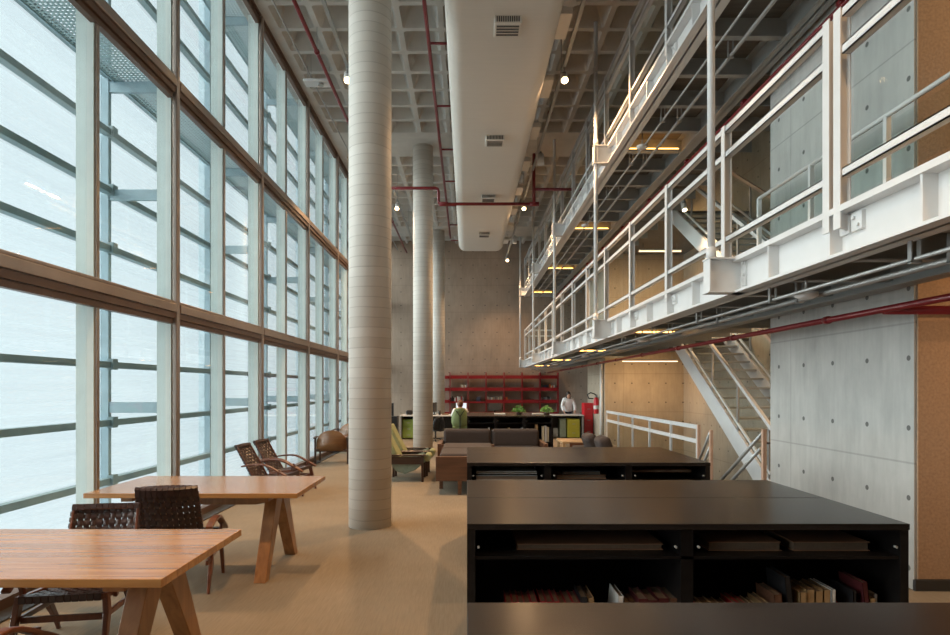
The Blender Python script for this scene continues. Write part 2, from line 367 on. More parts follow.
# coffered ceiling
px_, py_ = .69, .685
cm = MB()
X0 = -.43 - 4 * px_
ix = 0; x = X0
solid = lambda y: any(abs(y - c) < .62 for c in (7.0, 15.0, 23.0))
ys = []; y = 10.08 - 17 * py_ - .0
while y < YB - .01: ys.append(y); y += py_
nx = int((9 - X0) / px_) + 1
for i in range(nx):
    for y in ys:
        x0 = X0 + i * px_; x1 = x0 + px_; y1 = y + py_; e = .045; t = .19; d = .40
        if solid((y + y1) / 2) and x0 < 2.6:
            cm.add([(x0, y, CEIL), (x1, y, CEIL), (x1, y1, CEIL), (x0, y1, CEIL)], [(0, 1, 2, 3)]); continue
        c = .03
        def ring(q, z, c):
            return [(x0 + q + c, y + q, z), (x1 - q - c, y + q, z), (x1 - q, y + q + c, z), (x1 - q, y1 - q - c, z), (x1 - q - c, y1 - q, z), (x0 + q + c, y1 - q, z), (x0 + q, y1 - q - c, z), (x0 + q, y + q + c, z)]
        o = [(x0, y, CEIL), (x1, y, CEIL), (x1, y1, CEIL), (x0, y1, CEIL)]
        r1 = ring(e, CEIL, c); r2 = ring(t, CEIL + d, c)
        cm.add(o + r1, [(0, 1, 5, 4), (1, 6, 5), (1, 2, 7, 6), (2, 8, 7), (2, 3, 9, 8), (3, 10, 9), (3, 0, 11, 10), (0, 4, 11)])
        cm.add(r1 + r2, [(k, (k + 1) % 8, 8 + (k + 1) % 8, 8 + k) for k in range(8)] + [tuple(range(8, 16))])
cm.box(-3.6, 9, -1.7, YB, CEIL + .45, CEIL + .6)
cm.box(-3.6, X0, -1.7, YB, CEIL, CEIL + .5)
struct('ceiling', cm, 'ceiling')

# ------------------------------------------------------------------ facade on the left
XF = -3.37
mains = [6.88 + 2.85 * k for k in range(-3, 7)]
bays = list(zip(mains[:-1], mains[1:])) + [(mains[-1], YB)]
for n, (y0, y1) in enumerate(bays):
    wroot = bpy.data.objects.new('window_%d' % (n + 1), None); C.objects.link(wroot); wroot['kind'] = 'structure'
    wroot.location = (XF, y0, 0)
    def put(mb, name, m, **kw):
        o = mb.build(name, m, wroot, **kw); o.location = (-XF, -y0, 0); return o
    ym = y0 + 1.425
    put(B(XF - .16, XF, y0 - .05, y0 + .03, 0, CEIL), 'mullion_fin', 'alu')
    put(B(XF, XF + .07, y0 - .04, y0 + .035, 0, CEIL), 'mullion', 'bronze', bevel=.02, seg=3)
    if y1 - y0 > 2:
        put(B(XF - .16, XF, ym - .04, ym + .02, 0, CEIL), 'mullion_fin', 'alu')
        for za, zb in ((.1, 2.33), (2.59, 4.9), (5.15, 7.48)):
            put(B(XF, XF + .018, ym - .025, ym + .02, za, zb), 'mullion', 'bronze')
    for za, zb in ((2.33, 2.59), (4.9, 5.15), (7.48, 7.62)):
        zm = za + .13 if zb < 7 else za
        put(MB().box(XF - .04, XF + (.075 if zb < 7 else .03), y0 + .04, y1 - .06, zm, zb - .035).box(XF - .02, XF + .06, y0 + .04, y1 - .06, zb - .03, zb), 'transom', 'bronze' if zb < 7 else 'bronze_dark', bevel=.006)
        if zb < 7: put(MB().box(XF - .03, XF + .03, y0 + .04, y1 - .06, za, zm - .075).box(XF - .03, XF + .055, y0 + .04, y1 - .06, zm - .07, zm - .005), 'transom_channel', 'bronze_dark')
    put(B(XF - .05, XF + .05, y0 + .04, y1 - .06, 0.0, .09), 'sill', 'bronze_dark')
    cells = [(y0, ym), (ym, y1)] if y1 - y0 > 2 else [(y0, y1)]
    for ya, yb in cells:
        for za, zb in ((.09, 2.4), (2.56, 4.96), (5.12, 7.5)):
            put(B(XF - .075, XF - .06, ya, yb, za, zb), 'pane', 'glass')
struct('trim_1', B(XF + .05, XF + .2, -1.68, YB, 0, .012), 'baseboard')
struct('trim_2', B(-3.62, XF - .17, -1.7, YB, -.25, -.02), 'conc_plain')
# perforated screen outside, one bay to a post spacing
XS = -4.36
sp = [7.24 + 2.85 * k for k in range(-3, 7)]
zb_ = [.445 + .698 * k for k in range(0, 12)]
for n, y0 in enumerate(sp[:-1]):
    y1 = sp[n + 1]
    where = 'bay beside the camera' if n == 0 else '%s bay ahead of the camera' % ORD[n - 1]
    t = thing('louvre_screen', 'pale perforated sun screen outside the glass wall, %s' % where, 'sun screen', (XS, y0, 0), group='perforated screen bays outside the windows')
    def put(mb, name, m, **kw):
        o = mb.build(name, m, t, **kw); o.location = (-XS, -y0, 0); return o
    put(B(-4.50, -4.31, y0 - .03, y0 + .03, -.2, 8.6), 'post', 'post_steel')
    br = MB()
    for z in zb_: br.box(-4.31, -4.24, y0 - .05, y0 + .05, z - .02, z + .11)
    put(br, 'bracket', 'screen_steel')
    for z in zb_:
        put(B(-4.36, -4.27, y0 + .03, y1 - .03, z, z + .075), 'cross_beam', 'screen_steel')
    zz = [-.2] + [z + .075 for z in zb_]
    for a, b in zip(zz[:-1], zb_):
        put(B(-4.40, -4.395, y0 + .03, y1 - .03, a, b), 'panel', 'panel')
    for z in (1.3, 3.86, 5.16, 7.7):
        put(B(-4.31, -3.55, y0 - .02, y0 + .02, z, z + .13), 'tie_arm', 'post_steel')
for i, z in enumerate((2.60, 5.30, 7.86)):
    t = thing('walkway', 'grey steel grating walkway between glass and screen, %s' % ('lowest', 'middle one of three', 'topmost')[i], 'walkway', (-3.9, 10, z), group='maintenance walkways outside the windows')
    o = B(-4.24, -3.6, -2, YB, z, z + .006).build('walkway_grating', 'grating', t); o.location = (3.9, -10, -z)
    o = MB().box(-4.26, -4.24, -2, YB, z - .02, z + .03).box(-3.61, -3.59, -2, YB, z - .02, z + .03).build('walkway_frame', 'post_steel', t); o.location = (3.9, -10, -z)

# ------------------------------------------------------------------ columns
for i, yc in enumerate((7.0, 15.0, 23.0)):
    m = MB().lathe([(0, 0), (.247, 0), (.247, CEIL), (0, CEIL)], (0, 0, 0), 48)
    o = m.build('concrete_column', 'column'); o.location = (-1.13 if i == 0 else -1.10, yc, 0)
    tag(o, ('large round concrete column, nearest of the three', 'round concrete column in the middle of the row, beside the black desk end', 'farthest round concrete column, near the red shelves')[i], 'column', 'round concrete columns')

# ------------------------------------------------------------------ air duct
def rrect(x0, x1, z0, z1, r, n=6):
    p = []
    for cx, cz, a in ((x1 - r, z0 + r, -PI / 2), (x1 - r, z1 - r, 0), (x0 + r, z1 - r, PI / 2), (x0 + r, z0 + r, PI)):
        for k in range(n + 1): t = a + PI / 2 * k / n; p.append((cx + r * math.cos(t), cz + r * math.sin(t)))
    return p
dt = thing('air_duct', 'wide pale grey air duct with rounded edges hanging under the coffered ceiling', 'duct', (.45, 10, 6.2))
def dput(mb, name, m, **kw):
    o = mb.build(name, m, kw.pop('parent', dt), **kw)
    if o.parent == dt: o.location = (-.45, -10, -6.2)
    return o
dm = MB(); pr = rrect(-.28, 1.20, 6.2, 7.05, .22); n = len(pr)
sect = [(-1.68, 0), (20.1, 0), (20.22, .03), (20.28, .1)]
vs = []
for y, q in sect:
    for (x, z) in pr: vs.append((.46 + (x - .46) * (1 - q * .5), y, 6.62 + (z - 6.62) * (1 - q)))
dm.add(vs, [(j * n + i, j * n + (i + 1) % n, (j + 1) * n + (i + 1) % n, (j + 1) * n + i) for j in range(3) for i in range(n)], True)
dm.add(vs[-n:], [tuple(range(n))]); dm.add(vs[:n], [tuple(range(n))])
dput(dm, 'duct_shell', 'duct')
for y in (.75, 4.15, 7.55, 11.05, 14.4, 17.8):
    g = dput(B(.34, .68, y - .15, y + .15, 6.10, 6.22), 'diffuser', 'duct', bevel=.01)
    gm = MB()
    for k in range(11): gm.box(.365 + k * .027, .365 + k * .027 + .015, y - .156, y - .149, 6.12, 6.185)
    for k in range(4): gm.box(.37, .65, y - .1 + k * .06, y - .1 + k * .06 + .03, 6.094, 6.101)
    gm.build('grille', 'grille', g)
for k in range(-5, 7):
    y = 10.1 + 1.75 * k
    dput(B(1.2, 1.42, y - .3, y + .3, 6.62, 6.72), 'side_outlet', 'duct', bevel=.01)
for y in (0.5, 5, 10, 15, 19.5):
    dput(MB().cyl((-.2, y, 6.9), (-.2, y, 7.9), .012).cyl((1.1, y, 6.9), (1.1, y, 7.9), .012), 'hanger', 'steel')

# ------------------------------------------------------------------ pipes and tracks under the ceiling
def pipe(name, label, cat, segs, r, m, group=None, clips=(), rods=True):
    t = thing(name, label, cat, segs[0][0], group=group); c0 = Vector(segs[0][0])
    o = MB()
    for a, b in segs: o.cyl(Vector(a) - c0, Vector(b) - c0, r, n=12)
    o.build('run', m, t)
    for c in clips:
        c = Vector(c) - c0
        k = MB().cyl(c - Vector((0, .03, 0)), c + Vector((0, .03, 0)), r * 1.35, n=12).build('collar', m, t)
        if rods: MB().cyl(c, (c.x, c.y, min(c.z + .6, CEIL + .1 - c0.z)), .006, n=6).build('rod', 'steel', k)
    return t
t = thing('sprinkler_pipe', 'red sprinkler pipe with short side branches running left of the air duct', 'pipe', (-.62, 10, 7.2))
m = MB().cyl((0, -11.6, 0), (0, 12.4, 0), .032).build('main_run', 'red_pipe', t)
for k in range(-4, 7):
    y = 9.75 - 10 + k * 2.17
    MB().tube([(0, y, 0), (.28, y, 0), (.33, y, 0), (.34, y, .06), (.34, y, .2)], .022).build('branch', 'red_pipe', t)
t = thing('cross_pipe', 'red sprinkler pipe crossing under the air duct with an offset bend', 'pipe', (0, 14.35, 6.0))
MB().tube([(-2.3, 0, .38), (-.76, 0, .38), (-.70, 0, .36), (-.68, 0, .3), (-.68, 0, .08), (-.66, 0, .02), (-.6, 0, 0), (1.7, 0, 0)], .038).build('main_run', 'red_pipe', t)
MB().cyl((-.66, 0, 0), (-.45, 0, 0), .052).cyl((1.5, 0, 0), (1.72, 0, 0), .055).cyl((1.6, 0, -.02), (1.6, 0, 1.2), .04).cyl((1.6, 0, .35), (5.5, 0, .35), .035).build('fitting', 'red_pipe', t)
pipe('sprinkler_pipe', 'red sprinkler pipe under the coffers near the glass wall', 'pipe', [((-2.5, -1.68, 7.2), (-2.5, 24.8, 7.2))], .032, 'red_pipe', clips=[(-2.5, y, 7.2) for y in (3.2, 6.6, 10.0, 13.4, 16.8, 20.2)])
pipe('sprinkler_pipe', 'red sprinkler pipe along the lamp track right of the air duct', 'pipe', [((1.66, -1.68, 7.1), (1.66, 23, 7.1))], .035, 'red_pipe', clips=[(1.66, y, 7.1) for y in (4, 8, 12, 16, 20)])
pipe('conduit', 'thin grey conduit under the coffers closest to the glass wall', 'conduit', [((-2.86, -1.68, 7.3), (-2.86, 24.8, 7.3))], .014, 'steel', clips=[(-2.86, y, 7.3) for y in (3, 7, 11, 15, 19)])
t = thing('ceiling_box', 'small pale junction plate hanging by the conduit near the glass wall', 'junction box', (-2.75, 11.1, 7.22))
B(-.25, .25, -.12, .12, 0, .05).build('plate', 'white', t, bevel=.01); MB().cyl((.05, -.02, -.04), (.05, -.02, 0), .05).build('sensor', 'grey_steel', t)
for xx, zz in ((-.2, .33), (.2, .33)): MB().cyl((xx, 0, .05), (xx, 0, zz), .006, n=6).build('rod', 'steel', t)
def spot(x, y, label, power, face=(0, -.8, -1), size=1.0, emitm='lamp_warm', light=True, z=6.56, cone=128):
    t = thing('track_spotlight', label, 'spotlight', (x, y, z), group='track spotlights')
    d = Vector(face).normalized()
    MB().cyl((0, 0, .12), (0, 0, .24), .02).cyl((0, 0, .1), (0, 0, .14), .035).build('stem', 'steel', t)
    MB().cyl(-d * .12 + Vector((0, 0, .06)), d * .10 + Vector((0, 0, .06)), .055 * size, .065 * size, n=18).build('lamp_head', 'white', t)
    MB().cyl(d * .098 + Vector((0, 0, .06)), d * .106 + Vector((0, 0, .06)), .05 * size, n=18).build('lamp_face', emitm, t)
    if light:
        l = bpy.data.lights.new('spotlight_beam', 'SPOT'); l.energy = power; l.color = (1, .60, .30); l.spot_size = math.radians(cone); l.spot_blend = 1; l.shadow_soft_size = .06
        lo = bpy.data.objects.new('spotlight_beam', l); C.objects.link(lo); lo.parent = t
        lo.location = d * .13 + Vector((0, 0, .06)); lo.rotation_euler = Vector((face[0] * .3, face[1] * .25, -1)).to_track_quat('-Z', 'Y').to_euler()
for nm, x in (('left', -1.93), ('right', 1.57)):
    t = thing('lamp_track', 'long grey lamp track hanging %s of the air duct' % nm, 'lamp track', (x, 10, 6.8))
    B(-.025, .025, -11.6, 14.6 if nm == 'right' else 12, -.02, .03).build('rail', 'grey_steel', t)
    for k in range(-3, 5): MB().cyl((0, k * 3.3, .03), (0, k * 3.3, .75), .008, n=6).build('rod', 'steel', t)
SP = 1000
spot(1.57, 9.7, 'lit warm spotlight on the right track, upper and nearest one in view', SP)
spot(1.57, 16.6, 'lit warm spotlight on the right track above the end of the crossing pipe', SP)
spot(1.57, 23.4, 'lit warm spotlight on the right track in front of the back wall', SP * .8, (0, -1, -.8))
spot(-1.93, 9.7, 'lit warm spotlight on the left track beside the near column top', SP, (.15, -.8, -1), cone=98)
spot(-1.93, 16.6, 'lit warm spotlight on the left track, right of the near column', SP, (0, -.9, -1))
spot(1.57, 2.7, 'lit warm spotlight on the right track above the black display cases', SP * .4)
spot(-1.93, 2.7, 'lit warm spotlight on the left track above the near table', SP * .9)
spot(1.57, -1.2, 'lit warm spotlight on the right track behind the camera', SP * .35, (0, .5, -1))
spot(1.62, 13.2, 'unlit white spotlight on the right track between the lit ones', 0, (0, -.1, -1), 1.2, 'white', False)
spot(1.62, 20.4, 'unlit white spotlight on the right track near its far end', 0, (0, -.1, -1), 1.2, 'white', False)

# ------------------------------------------------------------------ galleries on the right
XW = 2.40
for lev, (zb0, zt0) in enumerate(((2.42, 2.73), (5.28, 5.59))):
    nm = ('lower', 'upper')[lev]
    y0, y1 = -1.68, 24.2
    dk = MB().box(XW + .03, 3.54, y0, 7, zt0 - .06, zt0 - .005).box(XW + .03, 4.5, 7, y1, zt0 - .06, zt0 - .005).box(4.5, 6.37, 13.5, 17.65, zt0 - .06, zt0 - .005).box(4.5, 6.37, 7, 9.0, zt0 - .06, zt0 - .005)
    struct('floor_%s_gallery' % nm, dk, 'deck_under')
    t = thing('edge_beam', 'long white steel edge beam of the %s gallery' % nm, 'steel beam', (XW, 0, zb0), group='gallery edge beams')
    def put(mb, name, m, t=t, **kw):
        o = mb.build(name, m, t, **kw); o.location = -t.location; return o
    put(MB().box(XW - .01, XW + .01, y0, y1, zb0, zt0).box(XW - .1, XW + .1, y0, y1, zb0, zb0 + .02).box(XW - .1, XW + .1, y0, y1, zt0 - .04, zt0)
        .box(XW - .1, XW + 1.1, y1 - .02, y1, zb0, zt0).box(XW - .1, XW + 1.1, y1 - .1, y1, zt0 - .03, zt0), 'beam', 'white')
    st = MB(); y = 3.05 - .7775 * 5
    while y < 24:
        st.box(XW - .09, XW, y - .008, y + .008, zb0 + .02, zt0 - .04); y += .7775
    put(st, 'stiffener', 'white')
    # inner girder and joists
    gx = 3.40
    t2 = thing('girder', 'grey steel girder along the wall side under the %s gallery' % nm, 'steel beam', (gx, 0, zb0), group='gallery wall side girders')
    put(MB().box(gx - .008, gx + .008, y0, y1, zb0 - .02, zt0 - .06).box(gx - .08, gx + .08, y0, y1, zb0 - .02, zb0).box(gx - .08, gx + .08, y0, y1, zt0 - .08, zt0 - .06), 'beam', 'grey_steel', t=t2)
    bm_ = MB()
    for k in range(14):
        for dz in (.06, .1, .14): bm_.cyl((gx - .016, 3.4 + 1.5575 * k, zb0 + dz), (gx - .008, 3.4 + 1.5575 * k, zb0 + dz), .012, n=8)
    put(bm_, 'bolt', 'steel', t=t2)
    for k in range(-6, 27):
        y = 3.26 + .77875 * k
        if not y0 < y < 24: continue
        j = MB().box(XW + .01, gx - .008, y - .006, y + .006, zb0 + .05, zt0 - .06).box(XW + .01, gx - .008, y - .04, y + .04, zb0 + .035, zb0 + .05)
        if y > 7: j.box(gx + .01, 4.5, y - .006, y + .006, zb0 + .05, zt0 - .06)
        tag(j.build('joist', 'grey_steel'), 'grey steel cross joist under the %s gallery deck' % nm, 'steel joist', 'cross joists under the %s gallery' % nm)
    # railing
    xr = XW - .065
    rl = thing('gallery_railing', 'white steel railing with glass along the %s gallery edge' % nm, 'railing', (xr, 0, zt0), group='gallery railings')
    ztop = zt0 + 1.22
    posts = [2.32, 3.46]; y = 3.62
    posts = []
    y = 3.85 - 1.55 * 3
    while y < 24.1: posts.append(y); y += 1.55
    posts.append(24.12); posts.append(3.735)
    for y in sorted(posts):
        w_ = .07
        put(MB().box(xr - .03, xr + .03, y - .006, y + .006, zt0 - .14, ztop).box(xr - .034, xr - .026, y - w_ / 2, y + w_ / 2, zt0 - .14, ztop).box(xr + .026, xr + .034, y - w_ / 2, y + w_ / 2, zt0 - .02, ztop), 'post', 'white', t=rl)
        put(MB().box(XW - .035, XW - .01, y - .14, y - .04, zt0 - .17, zt0 - .06).cyl((XW - .05, y - .07, zt0 - .09), (XW - .034, y - .07, zt0 - .09), .012, n=8).cyl((XW - .05, y - .11, zt0 - .14), (XW - .034, y - .11, zt0 - .14), .012, n=8), 'fixing_plate', 'white', t=rl)
    gaps = [(y0, 3.70), (3.88, 24.12)]
    for a, b in gaps:
        def chan(z, h):
            return MB().box(xr - .022, xr - .018 + .004, a, b, z - h / 2, z + h / 2).box(xr - .022, xr + .03, a, b, z + h / 2 - .008, z + h / 2).box(xr - .022, xr + .03, a, b, z - h / 2, z - h / 2 + .008)
        put(chan(ztop - .03, .06), 'top_rail', 'white', t=rl)
        put(chan(ztop - .26, .06), 'mid_rail', 'white', t=rl)
        put(chan(zt0 + .20, .055), 'lower_rail', 'white', t=rl)
    ps = sorted(posts)
    for a, b in zip(ps[:-1], ps[1:]):
        if b - a < .3 or b < 1: continue
        put(B(xr + .04, xr + .048, a + .05, b - .05, zt0 + .06, ztop - .3), 'glass_panel', 'rail_glass', t=rl)
    # rails across the far end
    put(MB().box(xr, xr + 1.1, 24.09, 24.13, ztop - .06, ztop).box(xr, xr + 1.1, 24.09, 24.13, ztop - .29, ztop - .23).box(xr, xr + 1.1, 24.09, 24.13, zt0 + .17, zt0 + .23).box(xr + .5, xr + .56, 24.08, 24.12, zt0, ztop), 'end_rail', 'white', t=rl)
    # services under the deck
    zp = zb0 - .1
    for q, (x, nm2) in enumerate(((2.62, 'thin'), (2.84, 'thicker'))):
        x -= 0 if lev else .12
        ct = thing('conduit', '%s grey conduit hung under the %s gallery' % (nm2, nm), 'conduit', (x, 0, zp), group='conduits under the galleries')
        MB().cyl((0, y0, 0), (0, 23.8, 0), .013 + .007 * q, n=12).build('tube', 'steel', ct)
        for k in range(-1, 14):
            y = 3.35 + 1.5575 * k
            MB().box(-.03, .03, y - .015, y + .015, -.025, -.012).box(-.03, -.022, y - .015, y + .015, -.02, .16).box(.022, .03, y - .015, y + .015, -.02, .16).build('clip', 'steel', ct)
    xrp = 3.37 if lev else 3.24
    pipe('sprinkler_pipe', 'red sprinkler pipe hung under the %s gallery beside the wall' % nm, 'pipe', [((xrp, y0, zb0 - .21 - .04 * lev), (xrp, 24, zb0 - .21 - .04 * lev))], .026, 'red_pipe', group=None,
         clips=[(xrp, 3.5 + 1.9 * k, zb0 - .21) for k in range(10)], rods=False)
    for k in range(4):
        y = 3.26 + .77875 * 8 + 4.6725 * k - .12
        t3 = thing('linear_lamp', 'amber linear lamp on a joist under the %s gallery, %s from the camera' % (nm, ORD[k]), 'linear lamp', (2.9, y, zb0 + .05), group='joist lamps under the galleries')
        B(-.42, .42, -.03, .03, -.03, -.01).build('housing', 'grey_steel', t3)
        MB().cyl((-.40, 0, .004), (.40, 0, .004), .012, n=10).build('tube', 'tube_amber', t3)
    for k, y in enumerate((4.6, 8.9, 13.2, 17.7)):
        t3 = thing('smoke_detector', 'round white smoke detector under the %s gallery, %s from the camera' % (nm, ORD[k]), 'smoke detector', (2.60, y, zb0 - .1), group='smoke detectors under the galleries')
        MB().lathe([(0, -.035), (.05, -.035), (.085, -.015), (.085, .01), (0, .01)], n=20).build('cap', 'white', t3)
        MB().cyl((0, 0, .01), (0, 0, .2), .01).build('stem', 'steel', t3)
# red branch under lower gallery heading right
t = pipe('sprinkler_pipe', 'red branch pipe running in front of the brown cladded wall under the lower gallery', 'pipe', [((3.24, 4.66, 2.205), (8.9, 4.66, 2.205))], .034, 'red_pipe')

# hanger rods with bracket stubs at both galleries
for k in range(-1, 5):
    y = 5.21 + 4.67 * k
    if y < 0: where = 'behind the camera'
    else: where = '%s from the camera' % ORD[k]
    t = thing('hanger_rod', 'tall white round hanger rod outside the gallery edge, %s' % where, 'hanger rod', (2.12, y, 2.42), group='hanger rods of the galleries')
    MB().cyl((0, 0, .29), (0, 0, CEIL - 2.42), .032, n=18).build('rod', 'white', t)
    for z in (0, 2.86):
        s_ = MB().box(-.03, .27, -.005, .005, z + .01, z + .30).box(-.05, .27, -.07, .07, z, z + .012).box(-.05, .27, -.07, .07, z + .29, z + .302).box(-.04, -.03, -.07, .07, z + .01, z + .29)
        o = s_.build('bracket', 'grey_steel' if 0 else 'white', t)
        q = MB().box(.255, .268, -.09, .09, z - .0, z + .30)
        for a in (-.065, .065):
            for c in (.05, .15, .25): q.cyl((.235, a, z + c), (.256, a, z + c), .014, n=8)
        q.build('end_plate', 'white', o)
        MB().cyl((0, 0, z + .30), (0, 0, z + .40), .042, n=18).build('collar', 'white', t)

# inner railing by the grey wall on lower gallery
t = thing('wall_railing', 'short white railing with glass standing in front of the grey concrete wall', 'railing', (3.36, 5.4, 2.73))
MB().cyl((0, -1.6, 1.05), (0, 1.5, 1.05), .02).build('handrail', 'white', t)
MB().cyl((0, -1.6, .25), (0, 1.5, .25), .015).build('lower_rail', 'white', t)
for y in (-1.6, -.6, .46, 1.5): B(-.02, .02, y - .02, y + .02, 0, 1.05).build('post', 'white', t)
for a, b in ((-1.6, -.6), (-.6, .46), (.46, 1.5)): B(.02, .027, a + .04, b - .04, .06, 1.0).build('glass_panel', 'rail_glass', t)

# ------------------------------------------------------------------ stairs
def flight(label, z0, group):
    t = thing('stair_flight', label, 'stairs', (4.6, 9.04, z0), group=group)
    sl = .643; run = 4.46; top = 2.87
    for x in (0, 1.2):
        MB().prism([(-.1, 0), (.15, 0), (run, (run - .12) * sl + .02), (run, (run) * sl - .25 + .02), (run - .1, (run) * sl - .32), (.32, -.02 + 0)][:0] or
                   [(0, -.02), (.34, -.02), (run + .05, run * sl - .22), (run + .05, run * sl + .04), (run - .1, run * sl + .04), (0, .16)], 0, x - .02, x + .02).build('stringer', 'steel' if 0 else 'white', t)
        # handrail, posts and glass
        MB().bar((x, 0, .98), (x, run, run * sl + .95), .05, .06).build('handrail', 'salmon_wood' if x else 'white', t)
        MB().bar((x, .05, .30), (x, run, run * sl + .25), .03, .04).build('lower_rail', 'white', t)
        for q in (.1, 1.15, 2.2, 3.25, 4.3):
            B(x - .012, x + .012, q - .025, q + .025, q * sl - .05, q * sl + .97).build('post', 'steel', t)
        for q0, q1 in ((.15, 1.1), (1.2, 2.15), (2.25, 3.2), (3.3, 4.25)):
            MB().prism([(q0, q0 * sl + .2), (q1, q1 * sl + .2), (q1, q1 * sl + .85), (q0, q0 * sl + .85)], 0, x - .004, x + .004).build('glass_panel', 'rail_glass', t)
    n = 16
    for k in range(1, n):
        y = k * run / n
        MB().box(.02, 1.18, y - .13, y + .15, k * top / n - .035, k * top / n).build('tread', 'grey_steel', t)
    return t
flight('open metal stair flight rising from the floor to the lower gallery', 0, 'stair flights')
flight('open metal stair flight rising from the lower to the upper gallery', 2.73, 'stair flights')
# stairwell guard
t = thing('stairwell_railing', 'low white railing with glass around the stair opening in the floor', 'railing', (4.05, 10.5, 0))
MB().box(-.02, .02, 0, 6.9, .88, .95).build('top_rail', 'white', t)
MB().box(-.02, .02, 0, 6.9, .63, .70).build('mid_rail', 'white', t)
for y in (0.02, 1.38, 2.77, 4.13, 5.5, 6.85):
    B(-.03, .01, y - .02, y + .02, -.2, .93).build('post', 'grey_steel' if 0 else 'white', t)
for a in (0.04, 1.4, 2.8, 4.16, 5.52): B(.02, .028, a, a + 1.3, .02, .62).build('glass_panel', 'rail_glass', t)
t = thing('stair_handrail', 'steel double handrail with pale pink post at the head of the stairs going down', 'handrail', (4.3, 8.72, 0))
MB().cyl((0, 0, .95), (0, 1.75, -.16), .026).build('upper_tube', 'steel', t); MB().cyl((0, .05, .72), (0, 1.75, -.36), .026).build('lower_tube', 'steel', t)
MB().box(-.025, .025, -.06, .0, 0, 1.0).build('post', 'salmon_wood', t)
MB().tube([(0, -.03, .8), (.1, -.03, .8), (.2, 0, .8)], .015).build('wall_bracket', 'dark_pipe', t)
t = thing('stair_handrail', 'short steel double handrail with pale pink post at the corner of the floor opening', 'handrail', (4.05, 9.98, 0))
MB().cyl((0, 0, .88), (0, .5, .32), .022).build('upper_tube', 'steel', t); MB().cyl((0, .02, .62), (0, .5, .08), .022).build('lower_tube', 'steel', t)
MB().box(-.022, .022, -.05, .0, 0, .9).build('post', 'salmon_wood', t)
MB().box(-.022, .022, .48, .53, 0, .96).build('post', 'salmon_wood', t)
# wall strip lights
def strip(x0, x1, y, z, label, power, face=(0, 0, -1), m='tube_warm', group='wall strip lamps', col=(1, .60, .28)):
    t = thing('strip_lamp', label, 'strip lamp', ((x0 + x1) / 2, y, z), group=group)
    h = (x1 - x0) / 2
    B(-h, h, -.04, .04, .03, .06).build('housing', 'white', t)
    B(-h, h, -.02, .02, .008, .03).build('diffuser', m, t)
    for xx in (-h * .8, h * .8): MB().cyl((xx, 0, .06), (xx, 0, .22), .006, n=6).build('rod', 'steel', t)
    l = bpy.data.lights.new('strip_beam', 'AREA'); l.shape = 'RECTANGLE'; l.size = x1 - x0; l.size_y = .06; l.energy = power; l.color = col
    lo = bpy.data.objects.new('strip_beam', l); C.objects.link(lo); lo.parent = t; lo.location = (0, 0, -.02)
    lo.rotation_euler = Vector(face).to_track_quat('-Z', 'Y').to_euler()
strip(4.2, 5.68, 16.2, 2.30, 'warm strip lamp under the lower gallery in front of the warm concrete wall', 38, (0, .5, -1))
spot(4.12, 11.4, 'small lit spotlight under the upper gallery beside the stair', 320, (0, -.5, -1), .8, 'lamp_small', True, 5.0)
strip(4.3, 5.35, 15.0, 5.0, 'warm strip lamp under the upper gallery before the far concrete wall', 130, (0, .2, -1))
strip(5.0, 6.3, 8.4, 2.28, 'warm strip lamp behind the grey wall above the stair foot', 25, (0, .5, -1))
strip(4.2, 6.2, 3.2, 2.5, 'warm strip lamp before the brown cladding at the right', 34, (0, .55, -1))
strip(4.2, 6.2, 3.2, 5.3, 'upper warm strip lamp before the brown cladding at the right', 45, (0, .55, -1))
strip(4.5, 5.8, 17.0, 7.2, 'warm strip lamp under the coffers above the upper gallery', 60, (-.3, 0, -1))

# ------------------------------------------------------------------ display cases
def case(name, label, y0, y1, bays, x1=2.12, z=.95):
    t = thing('display_case', label, 'display case', (0, y0, 0), group='black display cases')
    W, D = x1, y1 - y0
    MB().box(0, W, 0, D / 2 - .002, z - .03, z).box(0, W, D / 2 + .002, D, z - .03, z).build('top', 'black_top', t, bevel=.003)
    B(.0, .04, .01, D - .01, .0, z - .03).build('side_panel', 'black_case', t)
    B(W - .04, W, .01, D - .01, .0, z - .03).build('side_panel', 'black_case', t)
    B(.04, W - .04, D / 2 - .01, D / 2 + .01, .06, z - .03).build('middle_panel', 'black_case', t)
    B(.04, W - .04, .04, D - .04, .0, .08).build('plinth', 'black_case', t)
    B(.04, W - .04, .02, D - .02, .32, .35).build('shelf', 'black_case', t)
    B(.04, W - .04, .02, D - .02, .775, .79).build('shelf', 'black_case', t)
    for k in range(1, bays):
        x = W * k / bays; B(x - .03, x + .03, .02, D - .02, .08, z - .03).build('divider', 'black_case', t)
    for k in range(bays):
        for x in (W * k / bays + .055, W * (k + 1) / bays - .055):
            MB().cyl((x, .03, .835), (x, .012, .835), .006, n=10).build('lock_pin', 'grey_steel', t)
    return t
# nearest case: its front reaches below and behind the camera position
case('a', 'black display case at the bottom of the picture, nearest of the row', .55, 1.82, 2)
case('b', 'large black display case with red and cream books, second in the row', 2.87, 4.24, 2)
case('c', 'black display case with flat folders under its top, third in the row', 5.22, 6.60, 3)
case('d', 'black display case carrying two green plants, farthest behind the sofa', 13.9, 16.0, 3, 2.0)

